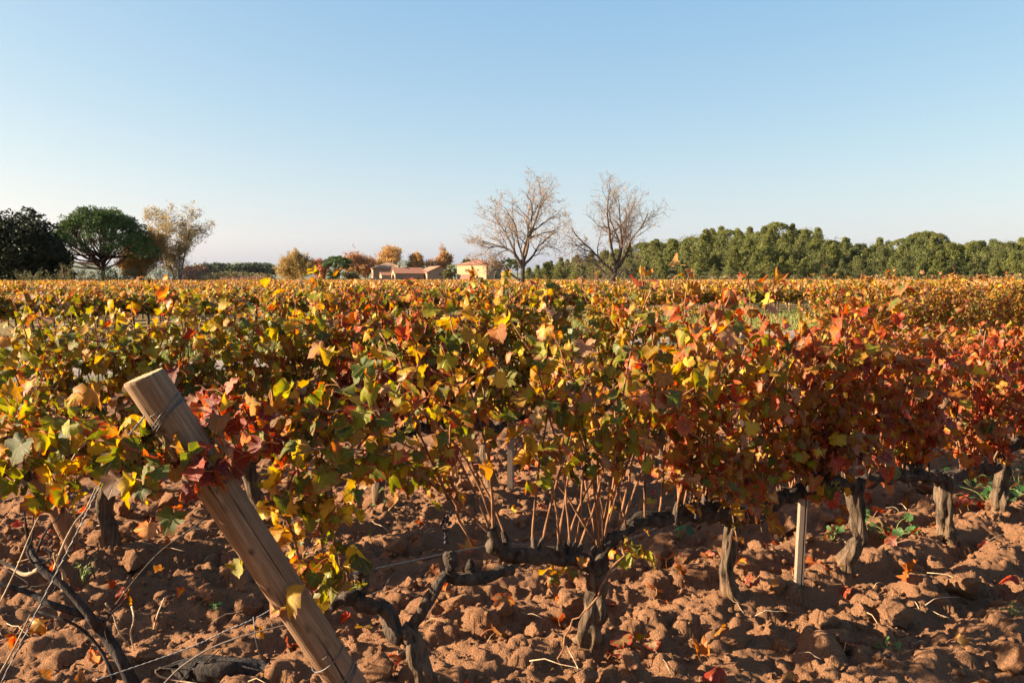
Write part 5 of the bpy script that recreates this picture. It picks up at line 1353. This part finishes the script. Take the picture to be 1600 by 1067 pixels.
# ------------------------------------------------------------------ farm buildings
M_w1 = stone_material('farm_stone', (.25, .17, .115), (.32, .23, .16)); M_w2 = stone_material('barn_render', (.36, .25, .14), (.42, .30, .18))
M_t1 = tile_material('clay_tiles', (.26, .115, .075), (.34, .17, .115)); M_t2 = tile_material('pale_clay_tiles', (.28, .17, .11), (.34, .23, .155))
M_dark = plain('dark_opening', (.02, .02, .022), .3, .5); M_shut = plain('grey_shutter', (.24, .24, .25), .7)
def building(name, label, cx, cy, rot, w, dep, eave, ridge, kind, wm, tm, windows=(), ov=.35):
    """w along the front (local x), depth along local y, front at -y; kind: 'x' ridge along the front, 'y' gable to the front, 'hip'"""
    root = thing(name, label, 'building', (cx, cy, -.35)); root.rotation_euler = (0, 0, rot)
    x, y = w / 2, dep / 2; eave += .35; ridge += .35
    V = [(-x, -y, 0), (x, -y, 0), (x, y, 0), (-x, y, 0), (-x, -y, eave), (x, -y, eave), (x, y, eave), (-x, y, eave)]; F = [(0, 1, 5), (0, 5, 4), (1, 2, 6), (1, 6, 5), (2, 3, 7), (2, 7, 6), (3, 0, 4), (3, 4, 7)]
    if kind == 'x': V += [(-x, 0, ridge), (x, 0, ridge)]; F += [(3, 8, 4), (7, 8, 4), (6, 5, 9)]; F[-3] = (7, 4, 8); F.pop(-2)
    if kind == 'y': V += [(0, -y, ridge), (0, y, ridge)]; F += [(4, 5, 8), (6, 7, 9)]
    link('wall', mk_mesh('wall', V, F, False), root, wm)
    t = .18
    def slab(q):
        q = np.array(q, float); nrm = np.cross(q[1] - q[0], q[2] - q[0]); nrm /= np.linalg.norm(nrm); nrm *= np.sign(nrm[2]); m = len(q)
        Vq = np.concatenate([q + UP * .02, q + nrm * t + UP * .02]); Fq = [(0, k + 1, k) if False else (0, k, k + 1) for k in range(1, m - 1)] + [(m, m + k, m + k + 1) for k in range(1, m - 1)]
        for k in range(m): k2 = (k + 1) % m; Fq += [(k, k2, m + k2), (k, m + k2, m + k)]
        link('roof', mk_mesh('roof', Vq, Fq, False), root, tm)
    X, Y = x + ov, y + ov; sl = (ridge - eave)
    if kind == 'x':
        ze = eave - ov * sl / y
        slab([(-X, -Y, ze), (X, -Y, ze), (X, 0, ridge), (-X, 0, ridge)]); slab([(X, Y, ze), (-X, Y, ze), (-X, 0, ridge), (X, 0, ridge)])
    elif kind == 'y':
        ze = eave - ov * sl / x
        slab([(-X, -Y, ze), (0, -Y, ridge), (0, Y, ridge), (-X, Y, ze)]); slab([(X, -Y, ze), (X, Y, ze), (0, Y, ridge), (0, -Y, ridge)])
    else:
        r = max(.2, x - y) if w > dep else .2; ze = eave
        slab([(-X, -Y, ze), (X, -Y, ze), (r, 0, ridge), (-r, 0, ridge)]); slab([(X, Y, ze), (-X, Y, ze), (-r, 0, ridge), (r, 0, ridge)])
        slab([(X, -Y, ze), (X, Y, ze), (r, 0, ridge)]); slab([(-X, Y, ze), (-X, -Y, ze), (-r, 0, ridge)])
    for (face, u, z, ww, hh, mt) in windows:                # frame proud of the wall, pane set back in it
        z += .35
        if face == 'front': M = np.array([[1, 0, 0, u], [0, 1, 0, -y], [0, 0, 1, z]])
        elif face == 'left': M = np.array([[0, 1, 0, -x], [-1, 0, 0, u], [0, 0, 1, z]])
        else: M = np.array([[0, -1, 0, x], [1, 0, 0, u], [0, 0, 1, z]])
        fr = MB(); f = .14
        for lo, hi in (((-ww / 2 - f, -.1, -hh / 2 - f), (-ww / 2, .05, hh / 2 + f)), ((ww / 2, -.1, -hh / 2 - f), (ww / 2 + f, .05, hh / 2 + f)), ((-ww / 2, -.1, hh / 2), (ww / 2, .05, hh / 2 + f)), ((-ww / 2, -.1, -hh / 2 - f), (ww / 2, .05, -hh / 2))): fr.box(lo, hi, M)
        wo = fr.obj('window' if hh < 2.2 else 'door', wm, root, False)
        pn = MB().box((-ww / 2, -.03, -hh / 2), (ww / 2, .03, hh / 2), M); pn.obj('pane' if hh < 2.2 else 'panel', mt, wo, False)
    return root
def bx(px, d): return (px - CX) / F_PX * d
# lit barn at the right: near corner at px 760
th_ = R(30); cA = np.array([bx(760, 300), 300.0]); La, Lb = 11.8, 10.2
ctr = cA + np.array([-math.cos(th_), math.sin(th_)]) * La / 2 + np.array([math.sin(th_), math.cos(th_)]) * Lb / 2
building('barn', 'long sunlit farm barn with a red tiled roof, standing alone right of the farm', ctr[0], ctr[1], -th_, La, Lb, 6.1, 7.9, 'hip', M_w2, M_t1, [('front', -2.2, 4.3, .5, .9, M_dark), ('front', 2.5, 4.4, .4, .6, M_dark), ('right', 1, 2.2, 1.2, 1.4, M_dark)], .3)
building('lean_to', 'low dark roofed lean-to in front of the sunlit barn', bx(731, 290), 290, -.35, 3.6, 2.6, 1.5, 2.7, 'x', M_w1, M_t1)
building('farmhouse', 'hipped farmhouse at the left of the farm with a blue grey door', bx(603, 312), 318, R(13), 11.0, 10.0, 5.0, 7.0, 'hip', M_w1, M_t2, [('front', 1.7, 1.7, 1.2, 2.6, M_shut), ('front', -1.6, 3.2, .9, 1.2, M_dark), ('front', 3.6, 3.5, .9, 1.2, M_dark), ('left', 0, 3.0, .9, 1.2, M_dark)])
t2 = R(20)
building('outbuilding', 'small gabled outbuilding with one sunlit end in front of the hipped farmhouse', bx(602, 300), 300, t2, 2.9, 3.2, 2.6, 3.5, 'x', M_w2, M_t1, [('front', .2, 1.4, .8, .9, M_dark)], .2)
building('long_barn', 'long low stone barn with a shaded front, centre of the farm', bx(636, 300), 302, t2, 9.8, 6.0, 3.3, 5.1, 'x', M_w1, M_t1, [('left', 0, 2.6, .6, .8, M_dark), ('front', -2.6, .9, 1.1, 1.6, M_dark), ('front', 3.2, 1.0, 1.0, 1.6, M_dark)])
building('gabled_barn', 'broad gabled stone building with a small window under its peak', bx(677, 298), 306, t2, 9.0, 13.0, 3.6, 5.6, 'y', M_w1, M_t1, [('front', 0, 2.9, .7, .7, M_dark), ('front', 0, .7, 1.2, 1.4, M_dark)])
building('shed', 'long low shed with a pink tiled roof at the left front of the farm', bx(596, 288), 288, t2, 7.4, 3.0, .7, 1.5, 'x', M_w2, M_t1, [], .3)
for ch_n, (cxp, cyp, czp) in {'farmhouse': (2.2, 1.0, 6.4), 'long_barn': (-2.8, .5, 4.6), 'barn': (-2.0, 1.2, 7.0)}.items():
    bo = bpy.data.objects[ch_n]; rf = [c for c in bo.children if c.name.startswith('roof')][0]
    mc = MB().box((cxp - .35, cyp - .3, czp), (cxp + .35, cyp + .3, czp + 1.7)); mc.box((cxp - .45, cyp - .4, czp + 1.703), (cxp + .45, cyp + .4, czp + 1.86)); mc.obj('chimney', M_w1, rf, False)
# garden wall and cypresses by the barn
mb = MB(); mb.box((bx(708, 287), 286.8, -.35), (bx(722, 287), 287.2, 1.0)); mb.box((bx(764, 287), 286.8, -.35), (bx(800, 287), 287.2, 1.2)); mb.box((bx(706, 287), 286.7, 1.003), (bx(722.5, 287), 287.3, 1.12)); mb.box((bx(763.6, 287), 286.7, 1.203), (bx(800.4, 287), 287.3, 1.32))
o = mb.obj('garden_wall', M_w1, None, False); tag(o, 'low stone garden wall in front of the sunlit barn', 'wall', None, 'thing')
def cypress(px, d, H, label, seed):
    rng = np.random.default_rng(seed); root = thing('cypress', label, 'tree', ground_at(px, d, -.2)); MBt = MB(); MBt.tube(np.array([[0, 0, -.1], [0, 0, H * .6]]), [.1, .05], 5); MBt.obj('trunk', M_bark, root)
    t = rng.random(900); a = rng.random(900) * 6.28; r = H * .13 * np.sin(np.clip(t * .9 + .12, 0, 1) * np.pi) ** .7 * rng.uniform(.5, 1, 900)
    C = np.stack([np.cos(a) * r, np.sin(a) * r, .1 + t * H], 1); card_obj(rng, 'crown', C, .14, mixcols(rng, 900, OAK), root)
cypress(745.5, 288, 2.9, 'slim dark cypress against the sunlit barn wall', 201)
cypress(702, 286, 2.6, 'slim dark cypress under the olive green round tree', 202)
cypress(711, 287, 2.0, 'small dark cypress at the left corner of the sunlit barn', 203)

# ------------------------------------------------------------------ far wood at the left, hills
def far_wood(px0, px1, d, hts, label, seed, cols, size=.9, n=5200):
    rng = np.random.default_rng(seed); k = 46; cs, rs = [], []
    for i in range(150):
        px = rng.uniform(px0, px1); dd = d + rng.uniform(0, 40); top = np.interp(px, *hts) * dd / F_PX + CAM_H
        r = rng.uniform(3.0, 6.0); cs.append(((px - CX) / F_PX * dd, dd, rng.uniform(.25, 1.0) ** .6 * (top - r * .8))); rs.append(r)
    C = clumps(rng, np.array(cs), rs, 70, .75); C = C[C[:, 2] > -1]
    o = card_obj(rng, 'distant_wood', C, size, mixcols(rng, len(C), cols), None); tag(o, label, 'wood')
far_wood(312, 425, 620, ([300, 330, 370, 395, 430], [25, 27, 24, 27, 24]), 'blue green distant wood on a rise left of the golden shrub', 211, [(.040, .062, .030), (.055, .075, .034), (.03, .048, .026)])
far_wood(296, 320, 560, ([290, 330], [20, 22]), 'rust brown distant trees at the left of the far wood', 212, [(.22, .11, .06), (.17, .10, .05)], .8)
far_wood(326, 420, 430, ([320, 360, 430], [9, 13, 8]), 'olive bushes in front of the distant wood', 213, [(.15, .14, .05), (.11, .12, .045), (.19, .15, .06)], .6)
far_wood(352, 425, 380, ([340, 430], [1.6, 1.4]), 'low strip of reddish shrubs under the distant wood', 214, [(.28, .13, .08), (.24, .14, .08)], .4)
M_hill = plain('distant_hill', (.10, .13, .09), .95, .05, 0, .3, .002)
hx = np.linspace(-6500, 6500, 220)
hh = 80 + 130 * (fbm(hx * .0011 + 7, hx * 0 + 2.2, 5) + .35) * np.interp(hx, [-6500, -2600, -900, 300, 2500, 6500], [.3, .75, 1.0, 1.15, .7, .4])
hv, hf = [], []
for x, h in zip(hx, hh):
    for q, z in ((0, -5), (500, .55 * h), (1000, h), (1700, .5 * h), (2400, -5)): hv.append((x, 6600 + q, z if z < 0 else z + 14 * fbm(np.array(x * .004 + q), np.array(q * .01), 2)))
i = np.arange(219)[:, None] * 5; j = np.arange(4)[None]
o = link('hills', mk_mesh('hills', hv, np.stack([(i + j).ravel(), (i + 5 + j).ravel(), (i + 6 + j).ravel(), (i + 1 + j).ravel()], 1)), None, M_hill); o['kind'] = 'structure'; o['label'] = 'pale blue line of distant hills on the horizon'
print('leaf objects', NOBJ, 'objects', len(bpy.data.objects))

# ------------------------------------------------------------------ thin autumn haze over the plain
hm, nt_, _, _ = new_mat('haze')
gz = G(nt_); pv = gz.n('ShaderNodeVolumePrincipled', {'Color': (0.93, 0.93, 1.0, 1), 'Density': HAZE, 'Anisotropy': 0.2})
gz.n('ShaderNodeOutputMaterial', {1: pv.outputs[0]})
o = MB().box((-9050, -9050, -1.3), (9050, 9050, 420)).obj('haze', hm, None, False)
tag(o, 'thin pale haze in the air over the plain', 'haze', None, 'stuff')
